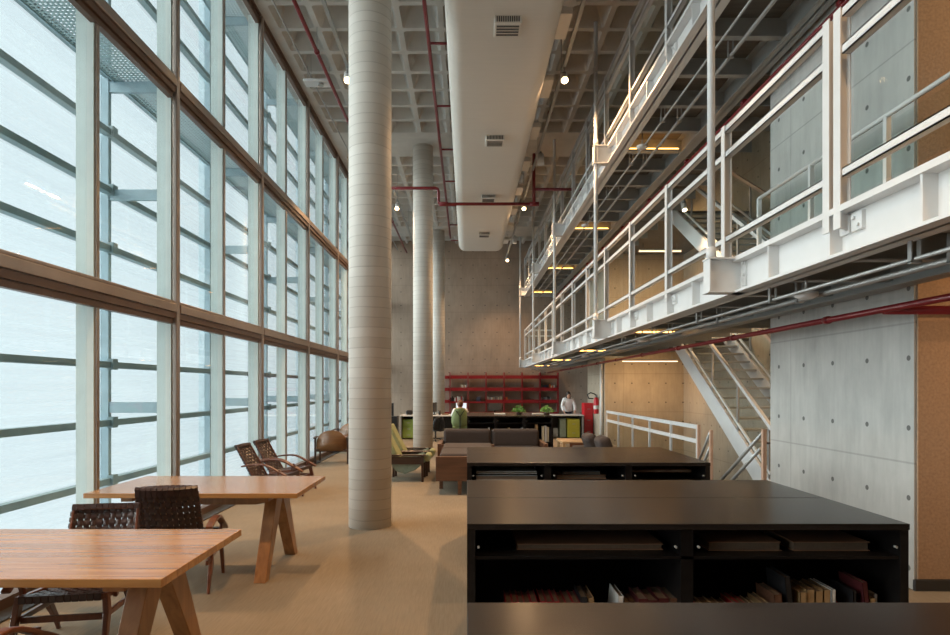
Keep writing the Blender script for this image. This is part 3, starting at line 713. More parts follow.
def book(x, y, z, w, d, h, col, label, lean=0, group=None, cat='book', parts=True, flat=False, tilt=0):
    """upright book: spine towards -y; x is the spine centre"""
    t = thing('book', label, cat, (x, y, z), group=group or label)
    cv = MB()
    cv.box(-w / 2, -w / 2 + .003, 0, d, 0, h).box(w / 2 - .003, w / 2, 0, d, 0, h).box(-w / 2, w / 2, 0, .004, 0, h)
    cv.build('cover', 'book ' + col, t)
    if len(label.split()) > 16: print('LONG', label)
    B(-w / 2 + .003, w / 2 - .003, .004, d - .006, .004, h - .005).build('pages', 'pages', t)
    if lean: t.rotation_euler = (0, math.radians(lean), 0)
    return t
zs = .351
def run_books(x0, items, y, place, zs=zs):
    x = x0
    for col, n, w, h, lean in items:
        for k in range(n):
            ww = w * random.uniform(.85, 1.12); hh = (h - .035) * random.uniform(.96, 1.03)
            if col == 'gap': x += w; continue
            book(x + ww / 2 + (math.sin(math.radians(abs(lean))) * hh * (1 if lean < 0 else 0)), y + random.uniform(0, .02), zs, ww * .94, .19, hh, col, '%s book %s' % (col, place), lean)
            x += ww + (.012 if lean else 0)
yb = 2.93
pl = 'in the second case, left bay'
run_books(.19, [('dark red', 5, .034, .235, 0)], yb, pl)
run_books(.36, [('dark red', 6, .034, .235, 0), ('black', 1, .04, .27, 0), ('tan', 1, .03, .26, -8), ('gap', 1, .05, .1, 0)], yb, pl + ', right of five')
run_books(.72, [('white', 1, .03, .26, 6), ('gap', 1, .02, 0, 0), ('brown', 2, .03, .22, 0), ('maroon', 3, .052, .25, 0), ('brown', 2, .055, .25, 0), ('dark red', 1, .03, .22, -10)], yb, pl + ', beside the white one')
run_books(1.30 - .02, [('black', 2, .045, .225, 0)], yb, 'at the end of the left bay of the second display case') if 0 else None
pr_ = 'in the second case, right bay'
run_books(1.14, [('cream', 4, .045, .20, 0), ('dark red', 2, .03, .22, -8)], yb, 'right of the white one and maroon ones in the second case')
run_books(1.37, [('cream', 3, .03, .2, 0), ('tan', 1, .03, .22, -6), ('brown', 1, .045, .28, -5), ('black', 1, .03, .36, -6)], yb, pr_ + ', left cluster')
run_books(1.60 + .03, [('tan', 4, .042, .285, 0), ('white', 1, .02, .29, 0)], yb, pr_ + ', middle row')
run_books(1.86, [('dark red', 1, .03, .2, 0), ('black', 1, .02, .3, 0)], yb, pr_ + ', before the right end')
run_books(1.93, [('maroon', 1, .03, .34, -6), ('tan', 1, .035, .26, 0), ('grey', 1, .02, .28, 0)], yb, pr_ + ', at the right end')
# flat items under the glass
def flatbook(x0, x1, y0, d, z, h, m, label, group=None):
    t = thing('folio', label, 'folio', ((x0 + x1) / 2, y0, z), group=group)
    w = (x1 - x0) / 2
    MB().box(-w, w, 0, d, 0, .004).box(-w, w, 0, d, h - .004, h).box(-w, w, d - .004, d, 0, h).build('cover', m, t)
    B(-w + .006, w - .006, .006, d - .006, .004, h - .004).build('pages', 'pages', t)
flatbook(.25, .98, 3.0, .4, .791, .03, 'tan', 'wide thin tan folio lying flat in the second case, left bay')
flatbook(1.20, 1.56, 2.98, .3, .791, .045, 'tan', 'tan folio lying flat at the left of the right bay of the second display case')
flatbook(1.62, 2.0, 2.98, .3, .791, .045, 'tan', 'tan folio lying flat at the right end of the second display case')
flatbook(.08, .62, 5.32, .4, .84, .02, 'white_top', 'white card lying flat in the left bay of the third display case')
flatbook(.08, .62, 5.27, .03, .791, .04, 'grey_box', 'grey folder lying under the white card in the third display case')
flatbook(.80, 1.24, 5.35, .3, .791, .03, 'tan', 'tan folio lying flat in the middle bay of the third display case')
flatbook(.86, 1.2, 5.4, .24, .822, .025, 'grey_box', 'grey folio lying on the tan folio in the third display case')
flatbook(1.46, 2.0, 5.35, .3, .85, .02, 'tan', 'tan card lying flat in the right bay of the third display case')
# books low in the farthest case
x = 1.70
for k, (col, h, w_) in enumerate((('tan', .40, .06), ('cream', .36, .05), ('white', .37, .04), ('cream', .34, .04), ('black', .33, .03), ('orange', .32, .03))):
    w0 = w_; book(x if k else 1.62, 13.95, .351, w0, .2, h, col, '%s binder standing at the right end of the farthest display case' % col, group='binders in the farthest case', cat='binder'); x += w0 + .012
for k in range(14):
    col = ('tan', 'cream', 'brown', 'white')[k % 4]
    book(.2 + k * .1 + random.uniform(-.02, .02), 13.96, .351, .035, .18, random.uniform(.26, .33), col, '%s book low in the farthest case, above the sofa' % col, group='books low in the farthest case')

# ------------------------------------------------------------------ tables
def table(label, y0, y1, x0, x1, loc_g):
    yc = (y0 + y1) / 2; D = y1 - y0
    t = thing('reading_table', label, 'table', (x1, yc, 0), group=loc_g)
    W = x1 - x0
    B(-W, 0, -D / 2, D / 2, .70, .74).build('tabletop', 'table_wood', t, bevel=.003)
    ex = .26 if y0 < 4 else .31
    for xx in (-ex, -W + ex):
        for s in (-1, 1):
            MB().prism([(s * -.01, .655), (s * .17, .655), (s * .47, 0), (s * .38, 0)], 0, xx - .055, xx + .045).build('leg', 'leg_wood', t, bevel=.004)
        B(xx - .055, xx + .045, -.40, .40, .655, .70).build('cleat', 'leg_wood', t, bevel=.003)
    MB().prism([(-W + .3, .58), (-W + .5, .56), (-.5, .56), (-.3, .60), (-.3, .655), (-W + .3, .655)], 1, -.03, .03).build('beam', 'leg_wood', t, bevel=.003)
    return t
table('honey-coloured wooden reading table in the lower left corner, nearest the camera', 2.70, 3.66, -3.15, -1.375, 'reading tables')
table('honey-coloured wooden reading table second from the camera, beside the glass wall', 4.89, 5.87, -3.13, -1.385, 'reading tables')

# ------------------------------------------------------------------ woven chairs (front towards -y)
def woven_chair(label, rec, top, width=.47, arm=.60, seatz=.38):
    t = thing('woven_armchair', label, 'armchair', group='woven leather armchairs')
    hw = width / 2
    r = math.radians(rec)
    sb = .22           # where seat meets back (local y)
    by = lambda s: sb + .0 + s * math.sin(r)
    bz = lambda s: seatz - .05 + s * math.cos(r)
    Lb = (top - bz(0)) / math.cos(r)
    # seat frame
    sf = MB()
    for s in (-1, 1):
        sf.bar((s * hw, -.26, seatz), (s * hw, sb, seatz - .06), .03, .035)
        sf.bar((s * hw, -.22, seatz - .13), (s * hw, .24, seatz - .15), .022, .035)
    sf.bar((-hw, -.25, seatz), (hw, -.25, seatz), .035, .035)
    sf.bar((-hw, sb, seatz - .06), (hw, sb, seatz - .06), .035, .035)
    sf.bar((-hw, -.22, seatz - .14), (hw, -.22, seatz - .14), .022, .04)
    sf.build('seat_frame', 'chair_wood', t, bevel=.004)
    for s in (-1, 1):
        MB().sweep([(s * hw, -.23, seatz + .01), (s * (hw + .012), -.245, seatz - .1), (s * (hw + .015), -.275, seatz - .22), (s * (hw + .015), -.32, 0)], [.032, .034, .03, .026], [.05, .052, .042, .026], (1, 0, 0)).build('leg', 'chair_wood', t, bevel=.005)
        MB().sweep([(s * hw, .05, seatz - .02), (s * (hw + .01), .13, seatz - .18), (s * (hw + .01), .20, .1), (s * (hw + .01), .24, 0)], [.03, .032, .028, .022], [.05, .05, .036, .024], (1, 0, 0)).build('leg', 'chair_wood', t, bevel=.005)
        # curved arm: from the back post, arching over and dropping to the front leg
        pts = []
        q = by(.30), bz(.30)
        for k in range(13):
            u = k / 12; y = q[0] + (-.31 - q[0]) * u
            z = arm - .015 + .03 * math.sin(PI * min(1, u * 1.3)) - (.14 * max(0, u - .45) ** 1.6 / .55 ** 1.6)
            pts.append((s * (hw + .035), y, z))
        ar = MB().sweep(pts, [.05 + .01 * math.sin(PI * k / 12) for k in range(13)], .024, (1, 0, 0)).build('armrest', 'chair_wood', t, bevel=.007)
        MB().bar((s * (hw + .02), -.14, seatz - .04), (s * (hw + .033), -.19, arm - .055), .024, .034).build('arm_strut', 'chair_wood', t, bevel=.003)
    # back frame
    bf = MB()
    for s in (-1, 1):
        bf.bar((s * (hw - .02), by(-.02), bz(-.02)), (s * (hw - .03), by(Lb - .02), bz(Lb - .02)), .016, .02)
    bf.bar((-hw + .03, by(Lb - .015), bz(Lb - .015)), (hw - .03, by(Lb - .015), bz(Lb - .015)), .018, .02)
    bf.build('back_frame', 'chair_wood', t, bevel=.003)
    # leather straps wrapped round the rails
    lp = MB()
    dv = Vector((0, math.sin(r), math.cos(r))); nn = Vector((0, math.cos(r), -math.sin(r)))
    for i in range(11):
        u = (-hw + .005) + (i + .5) * (2 * hw - .01) / 11; u *= .94
        zt = .012 * (1 - (u / hw) ** 2)
        c = Vector((u, by(Lb - .012), bz(Lb - .012) + zt)) + nn * .005
        lp.bar(c - Vector((.0175, 0, 0)), c + Vector((.0175, 0, 0)), .036, .034, side=tuple(dv))
    for s in (-1, 1):
        for j in range(12):
            v = .01 + (Lb - .04) * j / 11.5; c = Vector((s * (hw - .014 - .012 * v / Lb), by(v), bz(v))) + nn * .004
            lp.bar(c - dv * .0165, c + dv * .0165, .022, .024)
    for i in range(11):
        u = (-hw + .01) + (i + .5) * (2 * hw - .02) / 11
        lp.bar((u - .018, -.25, seatz), (u + .018, -.25, seatz), .046, .046, side=(0, 1, 0))
    # woven back
    def weave(P, U, V, nu, nv, name, wrap):
        m = lp if wrap else MB(); su = U / nu; sv = V / nv
        wv = .84
        for i in range(nu):
            u = -U / 2 + (i + .5) * su; pts = []; K = nv * 4
            for k in range(K + 1):
                v = V * k / K; off = .007 * math.cos(PI * (v / sv - .5)) * (1 if i % 2 else -1)
                pts.append(P(u, v, off))
            if wrap:
                e = P(u, V, 0); pts[-1] = P(u, V - .004, -.016); pts += [P(u, V + .014, -.010), P(u, V + .018, .004), P(u, V + .01, .02), P(u, V - .05, .022)]
            a = Vector(P(u + .1, .1, 0)) - Vector(P(u, .1, 0))
            m.sweep(pts, su * wv, .004, a)
        for j in range(nv):
            v = (j + .5) * sv; pts = []; K = nu * 4
            for k in range(K + 1):
                u = -U / 2 + U * k / K; off = -.007 * math.cos(PI * ((u + U / 2) / su - .5)) * (1 if j % 2 else -1)
                pts.append(P(u, v, off))
            a = Vector(P(0, v + .05, 0)) - Vector(P(0, v, 0))
            m.sweep(pts, sv * .72, .004, a)
        return m.build(name, 'leather', t)
    nrm = Vector((0, math.cos(r), -math.sin(r)))
    def Pb(u, v, off):
        bow = .03 * (1 - (u / hw) ** 2) ; k = 1 - .06 * v / Lb
        return (u * k, by(v) + nrm.y * (off + bow * .8), bz(v) + nrm.z * (off + bow * .8))
    weave(Pb, width - .01, Lb, 11, 11, 'woven_back', True)
    def Ps(u, v, off):
        return (u, sb - v, seatz - .055 + .06 * v / .47 + off + .012 - .02 * math.sin(PI * v / .47))
    weave(Ps, width - .01, .48, 11, 11, 'woven_seat', False)
    return t
ch = woven_chair('dark woven leather armchair behind the nearest table, facing the camera', 16, .83)
ch.location = (-2.44, 3.80, 0); ch.rotation_euler = (0, 0, .16); ch.scale = (1.0, 1, .945); 
dup(ch, (-2.21, 2.52, 0), PI + .06, 'dark woven leather armchair in front of the nearest table, only its arm in view')
ch2 = woven_chair('dark woven leather armchair with its tall back to the camera, between the two tables', 24, .865, width=.46, arm=.55, seatz=.39)
ch2.location = (-2.29, 4.84, 0); ch2.rotation_euler = (0, 0, PI + .20)
lo1 = woven_chair('reclined dark woven armchair by the windows, left one of the pair behind the second table', 30, .775, width=.46, arm=.51, seatz=.36)
lo1.location = (-2.77, 8.66, 0); lo1.rotation_euler = (0, 0, PI / 2 - .12)
dup(lo1, (-2.76, 9.36, 0), PI / 2 - .16, 'reclined dark woven armchair by the windows, right one of the pair, farther from the camera')

# round-backed plywood chairs (back towards -y)
def tub_chair(label):
    t = thing('round_back_chair', label, 'armchair', group='round-backed plywood armchairs')
    m = MB(); R = .33; n = 28; vs = []
    for k in range(n):
        a = 2 * PI * k / n; ca, sa = math.cos(a), math.sin(a); x = R * ca; z = .25 * sa
        if sa < 0:
            q = max(abs(ca), abs(sa)); x = R * ca / q; z = .18 * sa / q
        for dy in (0, .02): vs.append((x * .95, -.26 + .35 * x * x + dy, .46 + z))
    fs = [(2 * k, 2 * ((k + 1) % n), 2 * ((k + 1) % n) + 1, 2 * k + 1) for k in range(n)]
    # fill rows
    m.add(vs, fs)
    c0 = len(m.v)
    m.add([vs[2 * k] for k in range(n)] + [(0, -.26, .46)], [(k, (k + 1) % n, n) for k in range(n)], True)
    m.add([vs[2 * k + 1] for k in range(n)] + [(0, -.24, .46)], [(k, (k + 1) % n, n) for k in range(n)], True)
    m.build('back_shell', 'ply', t)
    B(-.29, .29, -.2, .32, .34, .40).build('seat', 'ply', t, bevel=.02)
    for s in (-1, 1):
        MB().box(s * .34 - .02, s * .34 + .02, -.24, -.2, 0, .56).build('leg', 'dark_wood', t, bevel=.005)
        MB().box(s * .34 - .02, s * .34 + .02, .28, .32, 0, .50).build('leg', 'dark_wood', t, bevel=.005)
        MB().sweep([(s * .34, -.3, .55), (s * .34, -.1, .57), (s * .34, .15, .55), (s * .34, .36, .50)], .06, .025, (1, 0, 0)).build('armrest', 'dark_wood', t, bevel=.005)
    MB().box(-.33, .33, -.235, -.21, .26, .31).box(-.33, .33, .29, .31, .28, .33).build('stretcher', 'dark_wood', t)
    return t
tb = tub_chair('round-backed plywood armchair seen from behind, nearer one left of the near column')
tb.location = (-2.86, 12.85, 0); tb.rotation_euler = (0, 0, .05)
dup(tb, (-2.98, 15.0, 0), PI * .95, 'round-backed plywood armchair half hidden behind the near column')

# green lounge chairs facing +x
def green_chair(label):
    t = thing('lounge_chair', label, 'armchair', group='green lounge chairs')
    for y in (-.28, .28):
        MB().box(-.02, .02, y - .02, y + .02, 0, .46).build('leg', 'dark_wood', t, bevel=.004)
        MB().box(-.58, -.54, y - .02, y + .02, 0, .40).build('leg', 'dark_wood', t, bevel=.004)
        MB().box(-.66, .06, y - .035, y + .035, .44, .465).build('armrest', 'dark_wood', t, bevel=.004)
        MB().box(-.62, .0, y - .012, y + .012, .30, .43).build('side_board', 'dark_wood', t)
    # sling (side profile swept across the width)
    pts = [(-.62, 0, .5), (-.58, 0, .36), (-.46, 0, .18), (-.30, 0, .13), (-.12, 0, .20), (.05, 0, .34)]
    MB().prism([(p[0], p[2]) for p in pts] + [(.03, .40), (-.2, .31), (-.44, .33), (-.56, .5)], 1, -.25, .25).build('sling', 'green_sling', t, bevel=.01)
    def cushion(pts, th, name, m):
        MB().sweep(pts, .48, th, (0, 1, 0)).build(name, m, t, bevel=.03, seg=3)
    cushion([(-.42, 0, .36), (-.56, 0, .60), (-.70, 0, .92)], [.10, .12, .08], 'back_cushion', 'green_cushion')
    cushion([(-.44, 0, .33), (-.2, 0, .34), (.02, 0, .42)], .10, 'seat_cushion', 'teal')
    MB().cyl((.08, -.24, .40), (.08, .24, .40), .06, n=16).build('bolster', 'green_cushion', t)
    return t
g = green_chair('green cushioned lounge chair just right of the near column, nearer of two')
g.location = (-.76, 10.5, 0)
dup(g, (-.73, 11.18, 0), 0, 'green cushioned lounge chair just right of the near column, farther of two')

# ------------------------------------------------------------------ sofas
def cushion_box(x0, x1, y0, y1, z0, z1, name, m, t, r=.05):
    return B(x0, x1, y0, y1, z0, z1).build(name, m, t, bevel=r, seg=4)
# end-on sofa beside the cases
t = thing('sofa', 'brown sofa with solid wooden end panel towards the camera, left of the third case', 'sofa', (-.05, 9.0, 0), group='brown sofas')
B(-.42, .55, 0, .06, .20, .57).build('end_panel', 'sofa_wood', t, bevel=.006)
B(-.42, .55, 1.94, 2.0, .20, .57).build('end_panel', 'sofa_wood', t, bevel=.006)
MB().box(-.42, -.38, .06, 1.94, .2, .42).box(.50, .55, .06, 1.94, .2, .34).build('side_rail', 'sofa_wood', t)
for xx, yy in ((-.36, .55), (-.06, .03), (.5, .03), (.5, 1.9), (-.36, 1.95)):
    B(xx - .03, xx + .03, yy - .03, yy + .03, 0, .22).build('leg', 'sofa_wood', t, bevel=.004)
for k in range(2):
    cushion_box(-.37, .5, .07 + k * .94, .99 + k * .94, .30, .605, 'seat_cushion', 'fabric', t)
# sofa facing the camera
t = thing('sofa', 'long brown sofa facing the camera in front of the farthest case', 'sofa', (.47, 11.6, 0), group='brown sofas')
B(-1.02, -.94, -.45, .45, .2, .56).build('arm', 'sofa_wood', t, bevel=.006)
B(.96, 1.04, -.45, .45, .2, .56).build('arm', 'sofa_wood', t, bevel=.006)
MB().box(-.94, .96, -.42, -.38, .2, .34).box(-.94, .96, .42, .46, .2, .62).build('frame', 'sofa_wood', t, bevel=.004)
for xx in (-.96, .98):
    for yy in (-.4, .4): B(xx - .03, xx + .03, yy - .03, yy + .03, 0, .22).build('leg', 'sofa_wood', t)
for k in range(2):
    cushion_box(-.93 + k * .945, .005 + k * .945, -.4, .4, .3, .47, 'seat_cushion', 'fabric', t)
    cushion_box(-.93 + k * .945, .005 + k * .945, .16, .42, .42, .79, 'back_cushion', 'fabric', t, .07)
# right hand sofa, only loose cushions show
t = thing('sofa', 'brown grey sofa showing only two back cushions behind the third case, at right', 'sofa', (2.55, 11.4, 0), group='brown sofas')
B(-.45, .40, -.9, -.84, .2, .48).build('end_panel', 'sofa_wood', t, bevel=.006); B(-.45, .40, .84, .9, .2, .48).build('end_panel', 'sofa_wood', t, bevel=.006)
for xx in (-.4, .35):
    for yy in (-.86, .86): B(xx - .03, xx + .03, yy - .03, yy + .03, 0, .22).build('leg', 'sofa_wood', t)
cushion_box(-.42, .38, -.83, .83, .26, .44, 'seat_cushion', 'fabric', t)
for yy in (-.55, .15):
    o = cushion_box(-.13, .13, -.32, .32, -.02, .44, 'back_cushion', 'fabric', t, .1); o.location = (.0 if yy < 0 else -.10, yy, .35); o.scale = (.85, .9, .9); o.rotation_euler = (0, -.35, 0)
# pale bench
t = thing('bench', 'low pale wooden bench beside the binders and the red drawer cabinet', 'bench', (2.55, 13.3, 0))
B(-.50, .50, -.4, .45, .40, .45).build('top', 'pale_wood', t, bevel=.005)
for xx in (-.46, .46):
    for yy in (-.36, .4): B(xx - .03, xx + .03, yy - .03, yy + .03, 0, .4).build('leg', 'pale_wood', t)
B(-.46, .46, -.37, -.34, .2, .26).build('stretcher', 'pale_wood', t)

# ------------------------------------------------------------------ plants on farthest case
for i, (x, lab) in enumerate(((1.27, 'left'), (1.95, 'right'))):
    t = thing('potted_plant', 'leafy green potted plant on the farthest display case, %s one of two' % lab, 'plant', (x, 14.6, .95), group='green plants on the farthest case')
    MB().lathe([(0, 0), (.09, 0), (.11, .07), (.10, .07), (0, .06)], n=16).build('pot', 'dark_wood', t)
    lf = MB()
    for k in range(110):
        a = random.uniform(0, 2 * PI); r0 = random.uniform(.02, .22); z0 = .07 + random.uniform(0, .2) * (1.1 - r0 / .25)
        c = Vector((math.cos(a) * r0, math.sin(a) * r0, z0)); d = Vector((math.cos(a), math.sin(a), random.uniform(-.2, 1))).normalized(); s = d.orthogonal().normalized()
        l_ = random.uniform(.05, .09)
        lf.add([c, c + d * l_ * .5 + s * .022, c + d * l_, c + d * l_ * .5 - s * .022, c + d * l_ * .5 + d.cross(s) * .008], [(0, 1, 4), (1, 2, 4), (2, 3, 4), (3, 0, 4)])
    t.scale = (.68, .68, .85)
    lf.build('leaves', 'leaf', t)
    st = MB()
    for k in range(12):
        a = k * .53; st.cyl((0, 0, .05), (math.cos(a) * .14, math.sin(a) * .14, .05 + .14), .004, n=5)
    st.build('stems', 'leaf', t)

# ------------------------------------------------------------------ red wall shelves
t = thing('wall_shelves', 'wide red metal shelf unit on the concrete back wall', 'shelves', (-.82, 24.95, 0))
ups = [-.70 + .742 * k - (-.82) for k in range(-0, 7)]
for u in ups: B(u - .018, u + .018, -.30, 0, .55, 2.24).build('upright', 'red', t)
Wd = ups[-1] - ups[0] + .3
for z in (2.10, 1.60, 1.10, .60):
    for k in range(6):
        a = ups[k] + .026; b = ups[k + 1] - .026
        MB().box(a, b, -.28, -.01, z - .12, z - .10).box(a, b, -.285, -.27, z - .12, z + .02 if z != 1.10 or k not in (1, 0) else z - .05).build('shelf', 'red', t)
    B(ups[0] - .26, ups[0] - .026, -.28, -.01, z - .12, z + .01).build('shelf', 'red', t)
wx = -.82
def wall_books(xs, cols, z, place, h=.24):
    for k, c in enumerate(cols):
        hh = h * random.uniform(.8, 1.1)
        tag(B(-.022, .022, 0, .2, 0, hh).build('book', 'book ' + c, None), '%s book on the red wall shelves, %s' % (c, place), 'book', 'books %s' % place)
        o = C.objects[-1] if 0 else bpy.context.scene.collection.objects[-1]
        o.location = (xs + k * .055, 24.69, z)
bt = ('black', 'dark red', 'cream', 'white', 'grey', 'navy', 'orange', 'brown')
def rb(n, seed, pool):
    r = random.Random(seed); return [r.choice(pool) for _ in range(n)]
wall_books(-.25 + .02, rb(5, 1, ('white', 'cream', 'tan', 'grey')), 1.502, 'on the second shelf at the left')
wall_books(-.66, rb(10, 2, ('black', 'dark red', 'white', 'navy', 'grey')), 1.002, 'on the third shelf at the left end')
wall_books(.52 - .1, rb(3, 9, ('black', 'navy')), 1.002, 'on the third shelf, left of centre')
wall_books(.86, rb(11, 3, ('cream', 'white', 'tan', 'brown', 'grey')), 1.002, 'on the third shelf, centre')
wall_books(1.47 + .06, rb(3, 5, ('orange', 'dark red')), 1.002, 'on the third shelf, right of pale ones')
wall_books(3.08, rb(5, 6, ('black', 'navy', 'green')), 1.502, 'on the second shelf at the right end')
wall_books(3.42, rb(4, 7, ('cream', 'orange', 'white')), 1.502, 'on the second shelf at the far right corner')
wall_books(3.06, rb(8, 8, ('black', 'grey', 'brown', 'navy')), 1.002, 'on the third shelf at the right end')

# ------------------------------------------------------------------ office area at the back
def desk(label, x0, x1, y0, y1, m='white_top'):
    t = thing('desk', label, 'desk', (x0, y0, 0), group='desks at the back')
    B(0, x1 - x0, 0, y1 - y0, .72, .755).build('desktop', m, t, bevel=.004)
    for x in (0.0, x1 - x0 - .04): B(x, x + .04, .02, y1 - y0 - .02, 0, .72).build('side_panel', 'steel', t)
    B(.04, x1 - x0 - .04, y1 - y0 - .06, y1 - y0 - .03, .3, .72).build('modesty_panel', 'black', t)
desk('long pale desk at the back left where a person sits', -2.08, .35, 18.6, 19.4)
desk('short pale desk at the back right where a person stands', 2.62, 3.68, 18.9, 19.6)
def drawers(label, x, y, w, d, h, m, n, z0=0.03, knob='steel', group=None):
    t = thing('drawer_cabinet', label, 'cabinet', (x, y, 0), group=group)
    B(0, w, 0.02, d, z0, h).build('body', m, t, bevel=.004)
    for k in range(n):
        a = z0 + .01 + (h - z0 - .02) * k / n; b = z0 + .01 + (h - z0 - .02) * (k + 1) / n - .012
        f = B(.012, w - .012, 0, .02, a, b).build('drawer', m, t, bevel=.003)
        B(w / 2 - .05, w / 2 + .05, -.012, 0, (a + b) / 2 - .008, (a + b) / 2 + .008).build('handle', knob, f)
    for xx in (.04, w - .04):
        for yy in (.06, d - .05): MB().cyl((xx, yy, 0), (xx, yy, z0), .02, n=8).build('foot', 'black', t)
drawers('lime green drawer cabinet under the left end of the back desk', -2.02, 18.75, .40, .5, .62, 'lime', 3)
drawers('mustard green drawer cabinet under the short desk at the back right', 3.18, 19.0, .40, .5, .62, 'yellowgreen', 2)
drawers('tall glossy red drawer cabinet beside the pale wall end', 3.755, 19.2, .285, .45, 1.12, 'red_ext', 3)
t = thing('side_cupboard', 'dull green open cupboard left of the mustard drawers', 'cabinet', (2.95, 19.05, 0))
B(0, .2, .02, .45, .03, .62).build('body', 'green_sling', t, bevel=.004); B(.01, .19, 0, .02, .05, .6).build('door', 'green_sling', t)
# extinguisher
t = thing('fire_extinguisher', 'red fire extinguisher hanging on the pale wall end above the red cabinet', 'fire extinguisher', (3.92, 18.2, .82))
MB().lathe([(0, 0), (.075, 0), (.08, .02), (.08, .40), (.06, .47), (.025, .50), (0, .50)], n=20).build('cylinder', 'red_ext', t)
MB().box(-.03, .03, -.05, .03, .50, .56).box(-.01, .01, -.1, .03, .56, .59).build('valve', 'steel', t)
MB().tube([(0, -.03, .54), (-.06, -.04, .60), (-.18, -.05, .64), (-.28, -.05, .58), (-.24, -.05, .47), (-.10, -.05, .46)], .018).build('hose', 'black', t)
MB().lathe([(.081, .14), (.0825, .2), (.0825, .25), (.081, .25)], n=20).build('paper_label', 'white_top', t)
B(.08, .13, -.03, .03, .40, .52).build('bracket', 'steel', t)
# white pipe on the wall end
t = pipe('drain_pipe', 'pale vertical pipe at the corner of the far wall end', 'pipe', [((3.99, 17.8, 0), (3.99, 17.8, 2.4))], .05, 'white')
# monitors
def monitor(label, x, y, z, w, h, rz, lit=False):
    t = thing('monitor', label, 'monitor', (x, y, z), rz)
    B(-w / 2, w / 2, -.015, .015, .09, .09 + h).build('screen_case', 'black' if not lit else 'white', t, bevel=.004)
    B(-w / 2 + .012, w / 2 - .012, -.018, -.014, .10, .08 + h).build('display', 'screen_on' if lit else 'grille', t)
    MB().box(-.02, .02, 0, .03, .0, .12).box(-.1, .1, -.06, .08, 0, .01).build('stand', 'black' if not lit else 'white', t)
monitor('lit white monitor in front of the seated person', -.18, 19.15, .755, .34, .28, 0, True)
monitor('dark monitor seen edge-on beside the middle column', -1.02, 18.95, .755, .40, .30, 1.35)
monitor('dark monitor right of the seated person, below the red shelves', .92, 19.9, .76, .42, .25, .1)
desk('narrow dark desk behind the farthest display case', .45, 2.2, 19.6, 20.3, 'black')
t = thing('side_cabinet', 'black cabinet with a large dark screen against the back left wall', 'cabinet', (-2.95, 20.6, 0))
B(0, .55, 0, .5, .0, .62).build('body', 'black', t); B(0, .42, .1, .15, .64, 1.08).build('screen', 'black', t); B(.1, .3, .08, .2, .62, .65).build('foot', 'black', t)
tag(B(-1.92, -1.72, 18.85, 19.1, .755, .90).build('handbag', 'black', bevel=.04), 'black bag lying on the left end of the back desk', 'bag')
tag(B(-.78, -.58, 18.85, 19.0, .755, .80).build('file_box', 'tan', bevel=.005), 'tan file box on the back desk beside the dark monitor', 'box')
tag(MB().lathe([(0, 0), (.035, 0), (.04, .14), (0, .14)], n=12).build('pen_cup', 'black'), 'small black pen cup on the back desk', 'cup').location = (-.86, 18.8, .756)
for i, x in enumerate((.68, 1.62)):
    tag(B(x, x + .26, 14.7, 15.0, .951, .975).build('paper_stack', 'white_top'), 'small stack of white paper on the farthest case, %s of the left plant' % ('left', 'right')[i], 'paper', 'paper stacks on the farthest case')
t = thing('wall_bookcase', 'low cupboard', 'cupboard') if 0 else None

def office_chair(label, x, y, rz, shell, base='black'):
    t = thing('office_chair', label, 'office chair', (x, y, 0), rz, group='office chairs')
    # front towards +y
    pts = []
    m = MB()
    prof = [(-.24, .46, .20), (-.25, .60, .26), (-.255, .78, .25), (-.27, .98, .16), (-.275, 1.02, .12)]
    vs = []
    for (yy, zz, hw) in prof:
        for k in range(7):
            u = -1 + 2 * k / 6; vs.append((u * hw, yy + .07 * u * u, zz))
    fs = [(j * 7 + k, j * 7 + k + 1, (j + 1) * 7 + k + 1, (j + 1) * 7 + k) for j in range(4) for k in range(6)]
    o = m.add(vs, fs, True).build('backrest', shell, t); sd = o.modifiers.new('solid', 'SOLIDIFY'); sd.thickness = .03
    MB().bar((0, -.30, .42), (0, -.285, .78), .03, .02).bar((0, -.285, .78), (-.13, -.285, .96), .022, .02).bar((0, -.285, .78), (.13, -.285, .96), .022, .02).build('back_brace', 'black', t)
    B(-.23, .23, -.22, .24, .42, .48).build('seat', shell, t, bevel=.03, seg=3)
    MB().cyl((0, 0, .1), (0, 0, .42), .025).build('gas_stem', base, t)
    MB().bar((0, -.05, .43), (0, -.30, .43), .04, .03).build('back_arm', 'black', t)
    for k in range(5):
        a = 2 * PI * k / 5 + .3
        l_ = MB().bar((0, 0, .11), (.27 * math.cos(a), .27 * math.sin(a), .075), .045, .03, .03, .02).build('base_arm', base, t)
        MB().cyl((.27 * math.cos(a) - .012, .27 * math.sin(a), .03), (.27 * math.cos(a) + .012, .27 * math.sin(a), .03), .03, n=10).build('caster', 'black', l_)
    return t
office_chair('green-backed office chair with a person seated at the back desk', -.20, 17.65, 0, 'chair_green')
office_chair('black office chair under the back desk, right of the middle column', -.95, 18.15, .7, 'black').scale = (.9, .9, .72)

